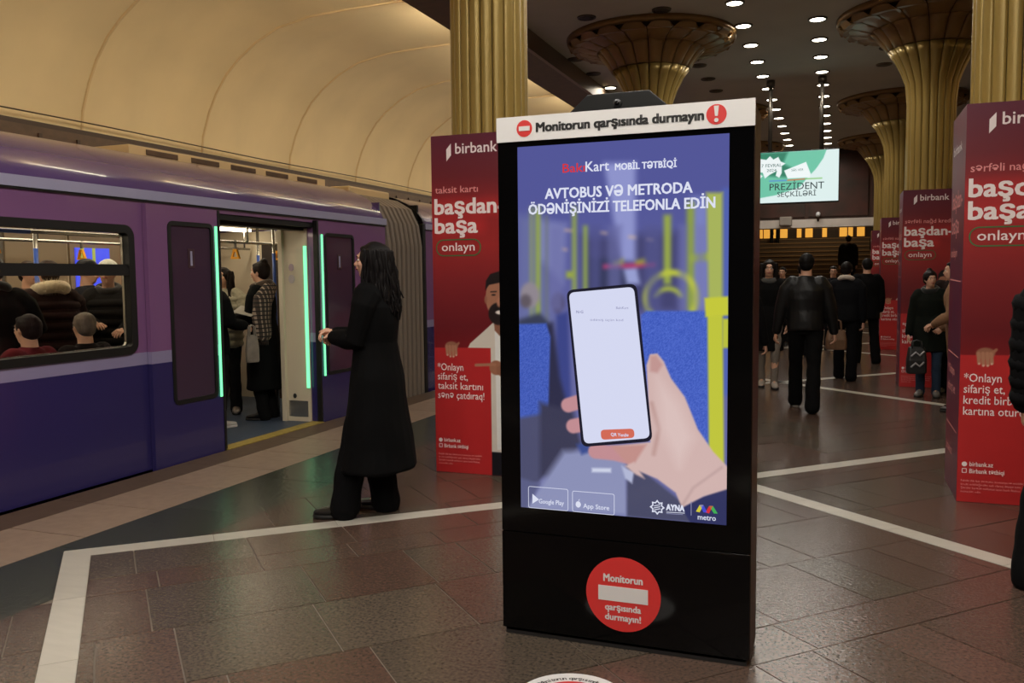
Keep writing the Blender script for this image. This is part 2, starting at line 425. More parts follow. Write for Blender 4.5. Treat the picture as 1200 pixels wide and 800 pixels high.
def vault_side(s):
    nm = 'wall_left' if s < 0 else 'wall_right'
    fx = (lambda x: x) if s < 0 else mir
    b = B(); xs = sorted((fx(-8.45), fx(-8.3))); b.box(xs[0], xs[1], -8, 32, -1.4, 3.1)
    w = tag(b.obj(nm, M_dark), 'dark tunnel wall below the vault', kind='structure')
    P = [Vector((x, z)) for x, z in VP]
    bay = B(); NY = 9; rows = []
    for i in range(NY):
        t = i / (NY - 1); bul = .13 * (1 - (2 * t - 1) ** 2); row = []
        for j, p in enumerate(P):
            tg = (P[min(j + 1, len(P) - 1)] - P[max(j - 1, 0)]).normalized(); nn = Vector((-tg.y, tg.x))
            k = min(1, (j) / 3.0) if j < 3 else 1
            q = p + nn * bul * k; row.append((fx(q.x), 2.02 * t, q.y))
        rows.append(row)
    bay.loft(rows, smooth=True, close=False, caps=False); me = bay.mesh('vault_bay', M_vault)
    rib = B(); rr = []
    for j, p in enumerate(P):
        tg = (P[min(j + 1, len(P) - 1)] - P[max(j - 1, 0)]).normalized(); nn = Vector((-tg.y, tg.x)); a = p + nn * .03; c = p - nn * .014
        rr.append([(fx(a.x), -.028, a.y), (fx(c.x), -.012, c.y), (fx(c.x), .012, c.y), (fx(a.x), .028, a.y)])
    rib.loft(rr, smooth=False); rm = rib.mesh('vault_rib', M_rib); recalc(rm)
    tb = B(); tb.tube([(fx(-4.63), .2, 4.715), (fx(-4.63), 1.82, 4.715)], .02, n=8); tm = tb.mesh('cove_tube', M_tube)
    for k in range(-8, 12):
        y = 7.75 + 2.02 * k
        link('vault_bay', me, w, (0, y, 0)); link('vault_rib', rm, w, (0, y, 0)); link('cove_tube', tm, w, (0, y, 0))
        ld = bpy.data.lights.new('cove_light', 'AREA'); ld.shape = 'RECTANGLE'; ld.size = 1.6; ld.size_y = .08; ld.energy = COVE_W; ld.color = (1, .86, .66)
        lo = link('cove_light', ld, w, (fx(-4.68), y + 1.01, 4.73)); lo.rotation_euler = Vector((fx(-8.2) - fx(-4.7), 0, -.25)).to_track_quat('-Z', 'X').to_euler()
    t = B(); xs = sorted((fx(-8.35), fx(-8.12))); t.box(xs[0], xs[1], -8, 32, 3.08, 3.17)
    xs = sorted((fx(-8.3), fx(-8.02))); t.box(xs[0], xs[1], -8, 32, 3.0, 3.08)
    xs = sorted((fx(-8.35), fx(-8.16))); t.box(xs[0], xs[1], -8, 32, 3.17, 3.23, 1)
    for k in range(70): t.box(min(fx(-8.02), fx(-8.0)), max(fx(-8.02), fx(-8.0)), -8 + k * .5, -7.96 + k * .5, 3.0, 3.08, 1)
    t.tube([(fx(-8.1), y, 3.30 + .01 * math.sin(y)) for y in range(-8, 32, 1)], .008, n=5, mi=1)
    tag(t.obj('trim_3' if s < 0 else 'trim_4', [M_brown, mat('cornice_dark', (60, 40, 26), .5)]), 'brown cornice and cable along foot of vault', kind='structure')

vault_side(-1); vault_side(1)

# far end: lintel, dark mural wall above, stairs, lit screen wall beyond
b = B(); b.box(-4.4, mir(-4.4), 25.3, 25.6, 2.97, 4.86)
fw_ = tag(b.obj('wall_far', mat('mural', (62, 44, 34), .5, var=.55, scale=.9, rgb2=(88, 52, 34))), 'dark mural wall above the stairs', kind='structure')
for x in (-4.0, -2.4, -.8, .8, 2.3): q = B(); q.box(x, x + 1.5, 25.24, 25.3, 3.05, 4.7); q.obj('mural_panel', mat('mural_b', (70, 58, 42), .5, var=.6, scale=1.6, rgb2=(84, 44, 34)), fw_)
b = B(); b.box(-4.4, mir(-4.4), 25.05, 25.6, 2.75, 2.97)
tag(b.obj('trim_7', mat('lintel', (222, 212, 202), .4, var=.08, scale=3)), 'pale stone lintel across the stair opening', kind='structure')
for n, xs in (('wall_far_left', (-8.3, -4.4)), ('wall_far_right', (mir(-4.4), mir(-8.3)))):
    b = B(); b.box(xs[0], xs[1], 32, 32.2, -1.4, 5.2); tag(b.obj(n, M_dark), 'dark tunnel end wall', kind='structure')
st = empty('staircase', (0, 25.8, 0), label='wide dim stone staircase rising beyond the pale lintel at far end', cat='staircase')
for i in range(18):
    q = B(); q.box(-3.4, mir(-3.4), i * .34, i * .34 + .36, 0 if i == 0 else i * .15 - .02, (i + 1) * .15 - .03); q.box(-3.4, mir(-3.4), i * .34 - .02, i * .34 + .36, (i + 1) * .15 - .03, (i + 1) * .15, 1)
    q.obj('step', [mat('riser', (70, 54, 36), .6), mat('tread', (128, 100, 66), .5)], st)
q = B(); q.box(-3.6, -3.4, 0, 6.1, 0, 3.6); q.box(mir(-3.4), mir(-3.6), 0, 6.1, 0, 3.6); q.obj('side_wall', M_dark, st)
b = B(); b.box(-4.4, mir(-4.4), 31.95, 34.5, 2.6, 2.7)
tag(b.obj('floor_upper', M_dark), 'upper landing beyond the stairs', kind='structure')
b = B(); b.box(-4.4, mir(-4.4), 25.6, 34.6, 5.2, 5.3)
tag(b.obj('ceiling_upper', M_dark), 'dark ceiling over the stairs', kind='structure')
b = B(); b.box(-4.4, mir(-4.4), 34.5, 34.7, 2.7, 5.2)
wu = tag(b.obj('window_1', M_dark), 'row of lit amber glass screens beyond the stairs', kind='structure')
mg = mat('amber_glass', (220, 170, 80), .5, emit=(226, 160, 62), es=1.0)
for i in range(24):
    x = -4.2 + i * .3
    if i % 5 == 3 or i in (11, 17, 18): continue
    q = B(); q.box(x, x + (.26 if i % 3 else .16), 34.44, 34.5, 2.85, 4.6); q.obj('pane', mg, wu)
b = B(); b.box(-8.3, mir(-8.3), -8.2, -8, -1.4, 5.2); tag(b.obj('wall_back', M_dark), 'plain back wall behind the camera', kind='structure')

for y_, w_ in ((29.0, 70), (33.6, 30)):  # lamps added out of view to brighten the stairs and landing
    lp = empty('ceiling_lamp', (XC, y_, 5.18), label='added unseen warm lamp over the %s' % ('staircase' if y_ < 30 else 'upper landing'), cat='ceiling light')
    q = B(); q.box(-.6, .6, -.15, .15, -.06, .02); q.obj('diffuser', mat('stair_fill_lamp', (255, 220, 170), .5, emit=(255, 214, 150), es=3.0), lp)
    ld = bpy.data.lights.new('stair_fill_light', 'AREA'); ld.size = 1.0; ld.energy = w_; ld.color = (1, .8, .52); link('stair_fill_light', ld, lp, (0, 0, -.1))
# ------------------------------------------------------------------ ceiling downlights
def downlight(x, y, lit, label, group):
    t = empty('ceiling_downlight', (x, y, 4.86), label=label, cat='ceiling light', group=group)
    key = 'ring'
    if key not in DL:
        q = B(); n = 16
        rr = [[(r * math.cos(2 * math.pi * j / n), r * math.sin(2 * math.pi * j / n), z) for j in range(n)] for r, z in ((.125, 0), (.12, -.018), (.10, -.018), (.095, -.004))]
        q.loft(rr, caps=False, smooth=False); DL['ring'] = q.mesh('trim_ring', M_ringm); recalc(DL['ring'])
        for kk, mm in (('on', M_lamp), ('off', M_lampoff)):
            q = B(); q.erings([(0, 0, -.004, .096, .096), (0, 0, -.014, .094, .094), (0, 0, -.02, .05, .05)], n=16, smooth=True); DL[kk] = q.mesh('lens', mm); recalc(DL[kk])
        ld = bpy.data.lights.new('downlight_spot', 'SPOT'); ld.energy = DOWNLIGHT_W * 12.566 / 4; ld.spot_size = math.radians(165); ld.spot_blend = .5; ld.shadow_soft_size = .09; ld.color = (1, .93, .84); DL['spot'] = ld; ld2 = ld.copy(); ld2.energy = ld.energy * 1.75; DL['spot2'] = ld2
    link('trim_ring', DL['ring'], t); link('lens', DL['on' if lit else 'off'], t)
    if lit: link('downlight_spot', DL['spot2' if y < 3.4 else 'spot'], t, (0, 0, -.06))  # spots near the viewpoint strengthened as added frontal light
DL = {}
for row, x, y0 in (('left', -1.265, 11.3), ('right', -.318, 12.43)):
    for k in range(-16, 13):
        y = y0 + 1.068 * k
        if y < -5 or y > 24.6: continue
        o = (ORD[k] if k >= 0 else '')
        if k >= 0: downlight(x, y, True, 'lit round downlight, %s from the near end of the %s of two rows' % (o, row), 'lit ceiling downlights in two rows')
        else: downlight(x, y, True, 'lit round downlight overhead, %s back along the %s row from its first one in view' % (ORD[-k - 1], row), 'downlights overhead in two rows')
for row, x in (('far left', -2.2), ('far right', .63)):      # outer rows added out of view to light faces from the front
    for k in range(7):
        downlight(x, -3.2 + 1.068 * k, True, 'added unseen downlight overhead near the viewpoint, %s from the back wall in the %s row' % (ORD[k], row), 'added downlights overhead in the outer rows')
for i, (x, y) in enumerate([(-2.16, 11.23), (-2.16, 14.39), (-2.16, 15.43), (-2.16, 16.47), (-3.13, 11.18)]):
    downlight(x, y, False, ['unlit dark downlight right above the nearest flared column top', 'unlit downlight nearest behind the left flared column top on its right', 'unlit downlight second behind the left flared column top on its right',
                            'unlit downlight third behind the left flared column top on its right', 'unlit dark downlight left in front of the left flared column top'][i], 'unlit ceiling downlights')
for i, (x, y) in enumerate([(-4.0 + .12, 13.22), (-3.88, 14.27)]):
    downlight(x, y, False, ['nearer unlit downlight beside the left ceiling beam', 'farther unlit downlight beside the left ceiling beam'][i], 'unlit ceiling downlights')
downlight(-3.88, 15.42, True, 'single lit downlight close to the left ceiling beam', 'lit ceiling downlights in two rows')
for i, (x, y) in enumerate([(.63, 14.4), (.63, 15.5), (1.57, 20.9)]):
    downlight(x, y, False, ['nearer unlit downlight between the two right flared column tops', 'farther unlit downlight between the two right flared column tops', 'unlit downlight far back right of the second column'][i], 'unlit ceiling downlights')
downlight(2.36, 21.98, True, 'single lit downlight seen right of the second right column', 'lit ceiling downlights in two rows')

# ------------------------------------------------------------------ columns with flared capitals
NF = 20
def make_column():
    t = empty('fluted_column')
    prof = [(.286, 0), (.286, 1.2), (.286, 2.4), (.286, 3.7), (.31, 3.95), (.37, 4.12), (.45, 4.28), (.53, 4.39)]
    core = B(); core.erings([(0, 0, z, r - .035, r - .035) for r, z in prof + [(.66, 4.58), (.76, 4.68), (1.0, 4.72), (1.17, 4.8), (1.17, 4.86)]], n=36); core.obj('core', M_golddark, t)
    def strip(pr, wfrac, bul, round_top=False, n=7, thick=.03):
        q = B(); rr = []
        for k, (r, z) in enumerate(pr):
            ring = []; da = math.pi / NF * wfrac; sc = 1.0
            for j in range(n):
                s = -1 + 2 * j / (n - 1); a = s * da * sc; rb = r + bul * (1 - s * s) * (r / .3) ** .5
                zz = z
                if round_top and k == len(pr) - 1: zz = z - .028 * s ** 4 * (r / .5)
                ring.append((rb * math.sin(a), -rb * math.cos(a), zz))
            for j in (n - 1, 0):
                s = -1 + 2 * j / (n - 1); a = s * da; ring.append(((r - thick) * math.sin(a), -(r - thick) * math.cos(a), z - (.028 * (r / .5) if round_top and k == len(pr) - 1 else 0)))
            rr.append(ring)
        q.loft(rr, smooth=False)
        for i in range(len(q.f)): q.s[i] = len(q.f[i]) == 4
        return q
    defs = [('panel', prof, .93, .012, False, M_gold), ('lower_petal', [(.535, 4.40), (.60, 4.50), (.69, 4.61), (.755, 4.685)], .95, .018, True, M_petal),
            ('upper_petal', [(.76, 4.655), (.86, 4.68), (1.0, 4.715), (1.14, 4.775)], .96, .02, True, M_petal)]
    for nm, pr, wf, bu, rt, mm in defs:
        me = strip(pr, wf, bu, rt).mesh(nm, mm); recalc(me)
        for i in range(NF):
            o = link(nm, me, t); o.rotation_euler = (0, 0, 2 * math.pi * i / NF)
    rim = B(); rr = []
    for r, z in ((1.12, 4.80), (1.15, 4.775), (1.185, 4.80), (1.19, 4.859), (1.1, 4.859)):
        rr.append([(r * math.cos(2 * math.pi * j / 48), r * math.sin(2 * math.pi * j / 48), z) for j in range(48)])
    rim.loft(rr, smooth=True, caps=False); rim.obj('rim', M_petal, t)
    return t
col0 = make_column(); index_kids()
CP = [(-2.56, 6.35, 'fluted golden column left of the black display, rising from a red box'), (-2.56, 12.5, 'golden column whose wide flared top shows just above the display'),
      (-2.56, 18.65, 'third golden column of the left row, hidden behind the display'), (1.1, 6.6, 'fluted golden column at the right picture edge'),
      (1.1, 12.75, 'golden column with wide flared top on the right, in full view'), (1.1, 18.7, 'smaller golden column partly behind the full flared one'),
      (1.1, 24.0, 'farthest golden column of the right row'), (-2.56, 24.0, 'farthest golden column of the left row')]
for i, (x, y, lb) in enumerate(CP):
    c = col0 if i == 0 else copy_tree(col0)
    c.location = (x, y, 0); tag(c, lb, 'column', 'golden columns in two rows')

# ------------------------------------------------------------------ metro train (built at its place; parts hang on one Empty at the rail)
def livery():
    m = mat('train_paint', (92, 66, 104), .26, coat=.4); nt = m.node_tree; N, L = nt.nodes, nt.links; p = N['Principled BSDF']
    g = N.new('ShaderNodeNewGeometry'); sx = N.new('ShaderNodeSeparateXYZ'); L.new(g.outputs['Position'], sx.inputs[0])
    mr = N.new('ShaderNodeMapRange'); mr.inputs['From Min'].default_value = -1.4; mr.inputs['From Max'].default_value = 2.7; L.new(sx.outputs['Z'], mr.inputs['Value'])
    r = N.new('ShaderNodeValToRGB'); r.color_ramp.interpolation = 'CONSTANT'; L.new(mr.outputs[0], r.inputs[0])
    f = lambda z: (z + 1.4) / 4.1
    e = r.color_ramp.elements; e[0].position = 0; e[0].color = lin((46, 40, 92)) + (1,); e[1].position = f(.835); e[1].color = lin((138, 130, 164)) + (1,)
    a = e.new(f(.935)); a.color = lin((122, 84, 128)) + (1,)
    L.new(r.outputs[0], p.inputs['Base Color'])
    n = N.new('ShaderNodeTexNoise'); n.inputs['Scale'].default_value = 1.1; b = N.new('ShaderNodeBump'); b.inputs['Strength'].default_value = .12; b.inputs['Distance'].default_value = .05
    L.new(g.outputs['Position'], n.inputs['Vector']); L.new(n.outputs['Fac'], b.inputs['Height']); L.new(b.outputs[0], p.inputs['Normal'])
    return m
M_livery = livery()
M_roof = mat('roof_paint', (84, 64, 112), .2, coat=.6, bump=.16, bscale=1.3)
M_gut = mat('gutter_grey', (156, 154, 184), .45)
M_rub = mat('rubber', (11, 11, 11), .5)
M_inner = mat('inner_panel', (208, 196, 172), .45)
M_inngrey = mat('inner_grey', (110, 104, 96), .5)
M_floorin = mat('train_floor', (62, 74, 92), .45, var=.2, scale=30)
M_glass = mat('window_glass', (255, 255, 255), .02, trans=1.0); MATS['window_glass'].node_tree.nodes['Principled BSDF'].inputs['IOR'].default_value = 1.12
M_dglass = mat('tinted_glass', (66, 50, 68), .12, coat=.2, spec=.5)
M_green_led = mat('green_led', (90, 255, 190), .3, emit=(132, 250, 178), es=1.35)
M_tlamp = mat('train_lamp', (255, 250, 235), .3, emit=(255, 238, 205), es=TRAIN_E)
M_bel = mat('bellows_fabric', (124, 112, 100), .6)
M_bluep = mat('blue_pole', (50, 84, 170), .35)
M_steel = mat('steel', (190, 188, 182), .25, metal=.9)
M_yel = mat('yellow_handle', (238, 164, 22), .4)
TO = Vector((-6.45, 6.0, -1.3))
train = empty('metro_train', TO, label='purple and blue metro train with green-lit open door on the left', cat='train')
def TP(b, name, mats, parent=None, bevel=0, label=None):
    o = b.obj(name, mats, parent or train, bevel)
    if parent is None: o.location = -TO
    if label: o['label'] = label
    return o
X0, X1 = -5.1, -7.8
# near side wall with window and door openings
b = B()
def wallseg(y0, y1, z0, z1): b.box(-5.17, -5.1, y0, y1, z0, z1)
wallseg(-4, 3.1, -.85, 2.12); wallseg(3.1, 5.24, -.85, .955); wallseg(3.1, 5.24, 1.905, 2.12); wallseg(5.24, 6.2, -.85, 2.12); wallseg(6.2, 7.72, -.85, -.02)
wallseg(6.2, 7.72, 2.07, 2.12); wallseg(7.72, 9.25, -.85, 2.12)
TP(b, 'side_panel', M_livery)
b = B(); b.box(-7.8, -7.73, -4, 9.25, -.85, 2.15); b.box(-7.8, -5.1, -4.05, -4, -.85, 2.5); TP(b, 'far_side', M_livery)
def roof_rows(y0, y1, n=2):
    pr = [(-5.10, 2.20), (-5.13, 2.27), (-5.2, 2.36), (-5.33, 2.46), (-5.55, 2.56), (-5.85, 2.62), (-6.45, 2.66)]
    pr = pr + [(-12.9 - x, z) for x, z in pr[-2::-1]]
    return [[(x, y, z) for x, z in pr] for y in np.linspace(y0, y1, n)]
b = B(); b.loft(roof_rows(-4, 9.22, 12), close=False, caps=False); b.box(-7.75, -5.15, 9.2, 9.22, 2.1, 2.4); TP(b, 'roof', M_roof)
b = B(); b.box(-5.13, -5.075, -4, 9.25, 2.13, 2.205); b.box(-5.12, -5.085, -4, 9.25, 2.115, 2.13, 1); TP(b, 'gutter', [M_gut, M_rub])
M_acbox = mat('roof_unit', (206, 178, 130), .5)
for y0, y1 in ((6.0, 9.1), (-1.5, 2.5)):
    b = B(); b.box(-7.0, -5.82, y0, y1, 2.6, 2.69); b.box(-6.9, -5.9, y0 + .1, y1 - .1, 2.69, 2.71, 1)
    for k in range(5): b.box(-5.82, -5.812, y0 + .2 + k * .58, y0 + .6 + k * .58, 2.62, 2.67, 1)
    TP(b, 'roof_unit', [M_acbox, M_brown], bevel=.02)
# window frame and glass
b = B()
def frame_x(b, y0, y1, z0, z1, r, t, x0, x1, mi=0):
    q = B(); outline(q, y0, y1, z0, z1, r, t, x0, x1); b.add([(vv[1], vv[0], vv[2]) for vv in q.v], q.f, mi)
frame_x(b, 3.08, 5.26, .935, 1.925, .09, .06, -5.17, -5.085); b.box(-5.15, -5.09, 3.12, 5.22, 1.54, 1.60); b.box(-5.15, -5.1, 3.12, 5.22, 1.60, 1.625)
wfm = TP(b, 'window_frame', M_rub, label='black rubber framed saloon window')
b = B(); b.box(-5.125, -5.119, 3.12, 5.22, .98, 1.54); b.obj('pane', M_glass, wfm); b = B(); b.box(-5.125, -5.119, 3.12, 5.22, 1.6, 1.88); b.obj('pane', M_glass, wfm)
b = B(); frame_x(b, 3.13, 5.21, .985, 1.88, .05, .018, -5.16, -5.14); b.obj('inner_trim', M_steel, wfm)
# sliding door leaves
def leaf(y0, y1, side, nm='door_leaf', nx=0.0):
    b = B(); g0, g1 = (y0 + .24, y1 - .08) if side < 0 else (y0 + .13, y1 - .24)
    X = -5.095, -5.055
    if side > 0: g0, g1 = y0 + .13, y1 - .13
    b.box(X[0], X[1], y0, g0, -.06, 2.10); b.box(X[0], X[1], g1, y1, -.06, 2.10); b.box(X[0], X[1], g0, g1, -.06, .50); b.box(X[0], X[1], g0, g1, 1.96, 2.10)
    o = TP(b, nm, M_livery)
    b = B(); b.box(-5.08, -5.062, g0, g1, .50, 1.96); b.obj('door_glass', M_dglass, o)
    b = B(); frame_x(b, g0 - .02, g1 + .02, .48, 1.98, .06, .035, -5.07, -5.048); b.obj('glass_seal', M_rub, o)
    ye = y1 if side < 0 else y0
    b = B(); b.box(-5.098, -5.05, min(ye, ye - side * .03) if side > 0 else ye, (ye + .03) if side < 0 else ye, -.06, 2.1) if side < 0 else b.box(-5.098, -5.05, ye - .03, ye, -.06, 2.1)
    b.obj('edge_seal', M_rub, o)
    b = B(); yl = ye - .03 if side < 0 else ye + .055
    b.box(-5.052, -5.040, yl - .010, yl + .010, .48, 1.96); b.obj('light_strip', M_green_led, o)['label'] = 'glowing green light strip'
    b = B(); b.box(-5.062, -5.058, (g0 + g1) / 2 - .04, (g0 + g1) / 2 + .04, 1.6, 1.76); b.box(-5.058, -5.057, (g0 + g1) / 2 - .012, (g0 + g1) / 2 + .012, 1.62, 1.74, 1); b.obj('sticker', [mat('sticker_dark', (60, 34, 46)), M_gut], o)
    return o
leaf(5.36, 6.185, -1); leaf(7.745, 8.56, 1)
# inside
b = B(); b.box(-7.73, -5.1, -4, 9.25, -.06, 0.0); TP(b, 'floor_panel', M_floorin)
b = B(); b.box(-5.17, -5.02, 6.2, 7.72, -.05, .006); TP(b, 'sill', mat('sill_yellow', (150, 130, 60), .5, var=.25, scale=30))
b = B(); b.box(-7.73, -5.17, -4, 9.2, 2.12, 2.16); b.box(-5.42, -5.17, -4, 6.15, 1.95, 2.12, 1); b.box(-5.42, -5.17, 7.78, 9.2, 1.95, 2.12, 1); TP(b, 'ceiling_panel', [M_inner, M_inngrey])
for x in (-6.0, -6.9):
    b = B(); b.box(x - .06, x + .06, -3.5, 9.0, 2.09, 2.12); TP(b, 'ceiling_lamp', M_tlamp)
b = B(); b.box(-5.2, -5.172, -4, 3.1, 0, 2.12); b.box(-5.2, -5.172, 3.1, 5.24, 0, .95); b.box(-5.2, -5.172, 5.24, 6.15, 0, 2.12); b.box(-5.2, -5.172, 7.78, 9.2, 0, 2.12); TP(b, 'inner_lining', M_inner)
b = B(); b.box(-5.47, -5.17, 7.70, 7.76, 0, 2.02); b.box(-5.5, -5.45, 7.66, 7.78, 0, 2.05); b.box(-5.44, -5.2, 7.695, 7.7, .05, .22, 1)
jb = TP(b, 'door_pillar', [M_inner, M_steel], bevel=.01, label='cream door pillar with green light strip and stickers')
b = B(); b.box(-5.2, -5.17, 7.68, 7.7, .36, 1.84); b.obj('light_strip', M_green_led, jb)['label'] = 'glowing green light strip'
for z, r_, cc in ((1.62, .03, (170, 150, 160)), (1.5, .035, (190, 180, 180)), (.27, .02, (40, 40, 40))):
    b = B(); b.plate([(-5.36 + r_ * math.cos(a * .5236), z + r_ * 1.3 * math.sin(a * .5236)) for a in range(12)], 7.69, 7.699); b.obj('sticker', mat('stk%d' % cc[0], cc), jb)
b = B(); b.box(-5.17, -5.1, 6.2, 7.72, 2.03, 2.08); b.box(-5.35, -5.2, 6.15, 7.78, 2.0, 2.12); TP(b, 'door_header', [M_rub])
b = B(); b.box(-5.3, -5.17, 6.12, 6.2, 0, 2.03); TP(b, 'door_pillar', M_inner)
b = B(); b.box(-7.73, -7.70, -4, 9.2, 0, 2.12); b.box(-7.7, -7.69, 5.6, 6.25, 0, 2.0, 1); b.box(-7.7, -7.69, 7.8, 8.5, 0, 2.0, 1); fl = TP(b, 'far_lining', [M_inner, M_inngrey])
for y0, y1 in ((2.9, 5.2), (8.65, 9.15)): b = B(); b.box(-7.70, -7.69, y0, y1, .97, 1.9); b.obj('far_window', M_dglass, fl)
for y0, y1 in ((6.25, 6.98), (7.02, 7.75)):
    b = B(); b.box(-7.7, -7.67, y0, y1, 0, 2.0); o = b.obj('far_door_leaf', mat('far_door', (150, 130, 106), .45), fl)
b = B(); b.box(-7.67, -7.655, 7.08, 7.54, 1.42, 1.86); b.obj('reflection_panel', mat('blue_reflection', (60, 70, 220), .4, emit=(70, 84, 235), es=.9), fl)['label'] = 'glowing blue panel in place of a window reflection'  # hall reflection in the window glass, built as a glowing panel
b = B(); b.box(-7.655, -7.65, 7.14, 7.19, 1.42, 1.86); b.box(-7.655, -7.65, 7.3, 7.34, 1.5, 1.86); b.obj('reflection_stripe', mat('yel_reflection', (170, 180, 90), .4, emit=(150, 165, 70), es=.7), fl)  # yellow streaks of that reflection, likewise made to glow
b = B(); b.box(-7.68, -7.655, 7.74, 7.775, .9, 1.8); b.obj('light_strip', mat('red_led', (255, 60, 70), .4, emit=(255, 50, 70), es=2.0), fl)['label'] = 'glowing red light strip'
b = B(); b.box(-7.72, -5.2, 9.15, 9.2, 0, 2.1); b.box(-6.8, -6.1, 9.14, 9.15, 0, 1.95, 1); TP(b, 'end_wall', [M_inner, M_dark])
for x0, x1 in ((-5.62, -5.2), (-7.7, -7.25)):
    for y0, y1 in ((2.9, 5.9), (7.95, 9.1)):
        b = B(); b.box(x0, x1, y0, y1, .34, .44); xb = (x1 - .06, x1) if x0 > -6 else (x0, x0 + .06); b.box(xb[0], xb[1], y0, y1, .44, .9); b.box(x0 + .08, x1 - .04, y0, y1, 0, .34, 1)
        TP(b, 'bench', [mat('bench_blue', (40, 62, 120), .6), M_inngrey], bevel=.02)
for x, y in ((-6.3, 5.42), (-6.3, 8.4), (-5.72, 6.05), (-5.72, 7.9)):
    b = B(); b.tube([(x, y, 0), (x, y, 2.12)], .017, n=8, mi=0, ends=False); b.tube([(x, y, .5), (x, y, 1.78)], .019, n=8, mi=1, ends=False); TP(b, 'grab_pole', [M_steel, M_bluep])
for x in (-5.75, -6.95):
    b = B(); b.tube([(x, 2.9, 1.88), (x, 9.1, 1.88)], .015, n=8, mi=0, ends=False)
    for y in (3, 4.5, 6, 7.5, 9): b.tube([(x, y, 1.88), (x, y, 2.12)], .012, n=6, ends=False)
    b.tube([(x, 3.2, 1.88), (x, 4.9, 1.88)], .017, n=8, mi=1, ends=False); TP(b, 'grab_rail', [M_steel, M_bluep])
def strap(x, y):
    b = B(); b.box(x - .012, x + .012, y - .006, y + .006, 1.82, 1.90, 1)
    o_ = [(-.055, -.05), (.055, -.05), (.02, .05), (-.02, .05)]; i_ = [(-.03, -.03), (.03, -.03), (.012, .025), (-.012, .025)]
    v = [(x + px_, y - .012, 1.76 + pz) for px_, pz in o_] + [(x + px_, y - .012, 1.76 + pz) for px_, pz in i_] + [(x + px_, y + .012, 1.76 + pz) for px_, pz in o_] + [(x + px_, y + .012, 1.76 + pz) for px_, pz in i_]
    f = []
    for i in range(4): j = (i + 1) % 4; f += [(i, j, 4 + j, 4 + i), (8 + j, 8 + i, 12 + i, 12 + j), (i, 8 + i, 8 + j, j), (4 + j, 12 + j, 12 + i, 4 + i)]
    b.add(v, f, 0); TP(b, 'strap_handle', [M_yel, M_inngrey], label='yellow triangular hanging handle')
for x, y in ((-5.75, 7.3), (-5.75, 8.02), (-5.75, 6.55), (-6.95, 8.2), (-5.75, 4.6), (-6.95, 5.4), (-6.95, 6.5)): strap(x, y)
# bellows between the cars, second car
pr = [(-5.16, -.5), (-5.16, 1.9), (-5.2, 2.1), (-5.3, 2.3), (-5.5, 2.42), (-5.9, 2.5), (-6.45, 2.52)]
pr = pr + [(-12.9 - x, z) for x, z in pr[-2::-1]]
ys = np.linspace(9.25, 10.2, 33); rows = []
for i, y in enumerate(ys):
    k = [0.0, .09, .10, .09][i % 4]
    rows.append([(x + (-6.45 - x) * -.03 * (k / .1) if False else (x + (k if x > -6.45 else -k if x < -6.45 else 0)), y, z + (k * .8 if z > 2.05 else 0)) for x, z in pr])
b = B(); b.loft(rows, close=False, caps=False, smooth=False); TP(b, 'bellows', M_bel, label='ribbed grey bellows between the cars')
for i in range(0, 33, 4):
    b = B(); b.loft([[(x + (.03 if x > -6.45 else 0), y, z + .02) for x, z in pr] for y in (ys[i] - .022, ys[i] + .022)], close=False, caps=False, smooth=False); TP(b, 'bellows_fold', M_rub)
b = B(); b.box(-7.0, -5.6, 9.3, 10.3, 2.52, 2.63); b.box(-5.9, -5.65, 9.3, 9.9, 2.5, 2.58, 1); TP(b, 'coupling_cover', [M_acbox, M_brown], bevel=.02)
b = B(); b.box(-7.8, -5.1, 10.3, 28, -.85, 2.12); b.box(-7.8, -5.09, 10.24, 10.32, -.85, 2.2, 1); TP(b, 'next_car_body', [M_livery, M_rub])
b = B(); b.loft(roof_rows(10.3, 28, 12), close=False, caps=False); b.loft(roof_rows(10.29, 10.36), close=False, caps=False, mi=1); b.box(-7.7, -5.2, 10.3, 10.34, 2.1, 2.45, 1); TP(b, 'next_car_roof', [M_roof, M_rub])
b = B(); b.box(-5.13, -5.075, 10.3, 28, 2.13, 2.205); TP(b, 'next_car_gutter', M_gut)
for y in (11.0, 15.6, 20.2):
    b = B(); b.box(-5.11, -5.08, y, y + .55, .5, 1.96); TP(b, 'next_car_door_glass', M_dglass); b = B(); frame_x(b, y - .03, y + .58, .47, 1.99, .06, .04, -5.1, -5.07); TP(b, 'next_car_seal', M_rub)
b = B(); b.box(-7.6, -5.3, -3.5, 9.0, -1.3, -.85); TP(b, 'underframe', M_rub)

# ------------------------------------------------------------------ black advertising display in the middle
KX0, KX1, KY = -1.303, -.297, 3.312
kio = empty('advertising_display', ((KX0 + KX1) / 2, KY + .135, 0), label='tall black freestanding digital advertising display showing a hand with a phone', cat='display')
KO = Vector(((KX0 + KX1) / 2, KY + .135, 0))
def KP(b, nm, m, bevel=0, parent=None, label=None):
    o = b.obj(nm, m, parent or kio, bevel)
    if parent is None: o.location = -KO
    if label: o['label'] = label
    return o
SX0, SX1, SZ0, SZ1 = -1.217, -.385, .548, 2.018
b = B()
b.box(KX0 + .008, KX1 - .008, KY + .012, KY + .27, .01, 2.13)
KP(b, 'housing', M_blackm, bevel=.006)
b = B(); b.box(KX1 - .008, KX1 + .002, KY + .02, KY + .262, .02, 2.12); b.box(KX0 - .002, KX0 + .008, KY + .02, KY + .262, .02, 2.12)
KP(b, 'side_panel', mat('bronze_side', (56, 40, 32), .35, metal=.4))
b = B(); b.box(KX0, KX1, KY + .004, KY + .014, .445, 2.135); KP(b, 'front_glass', M_black)
b = B(); b.box(KX0, KX1, KY + .002, KY + .014, .03, .44); KP(b, 'lower_door', M_black, bevel=.001)
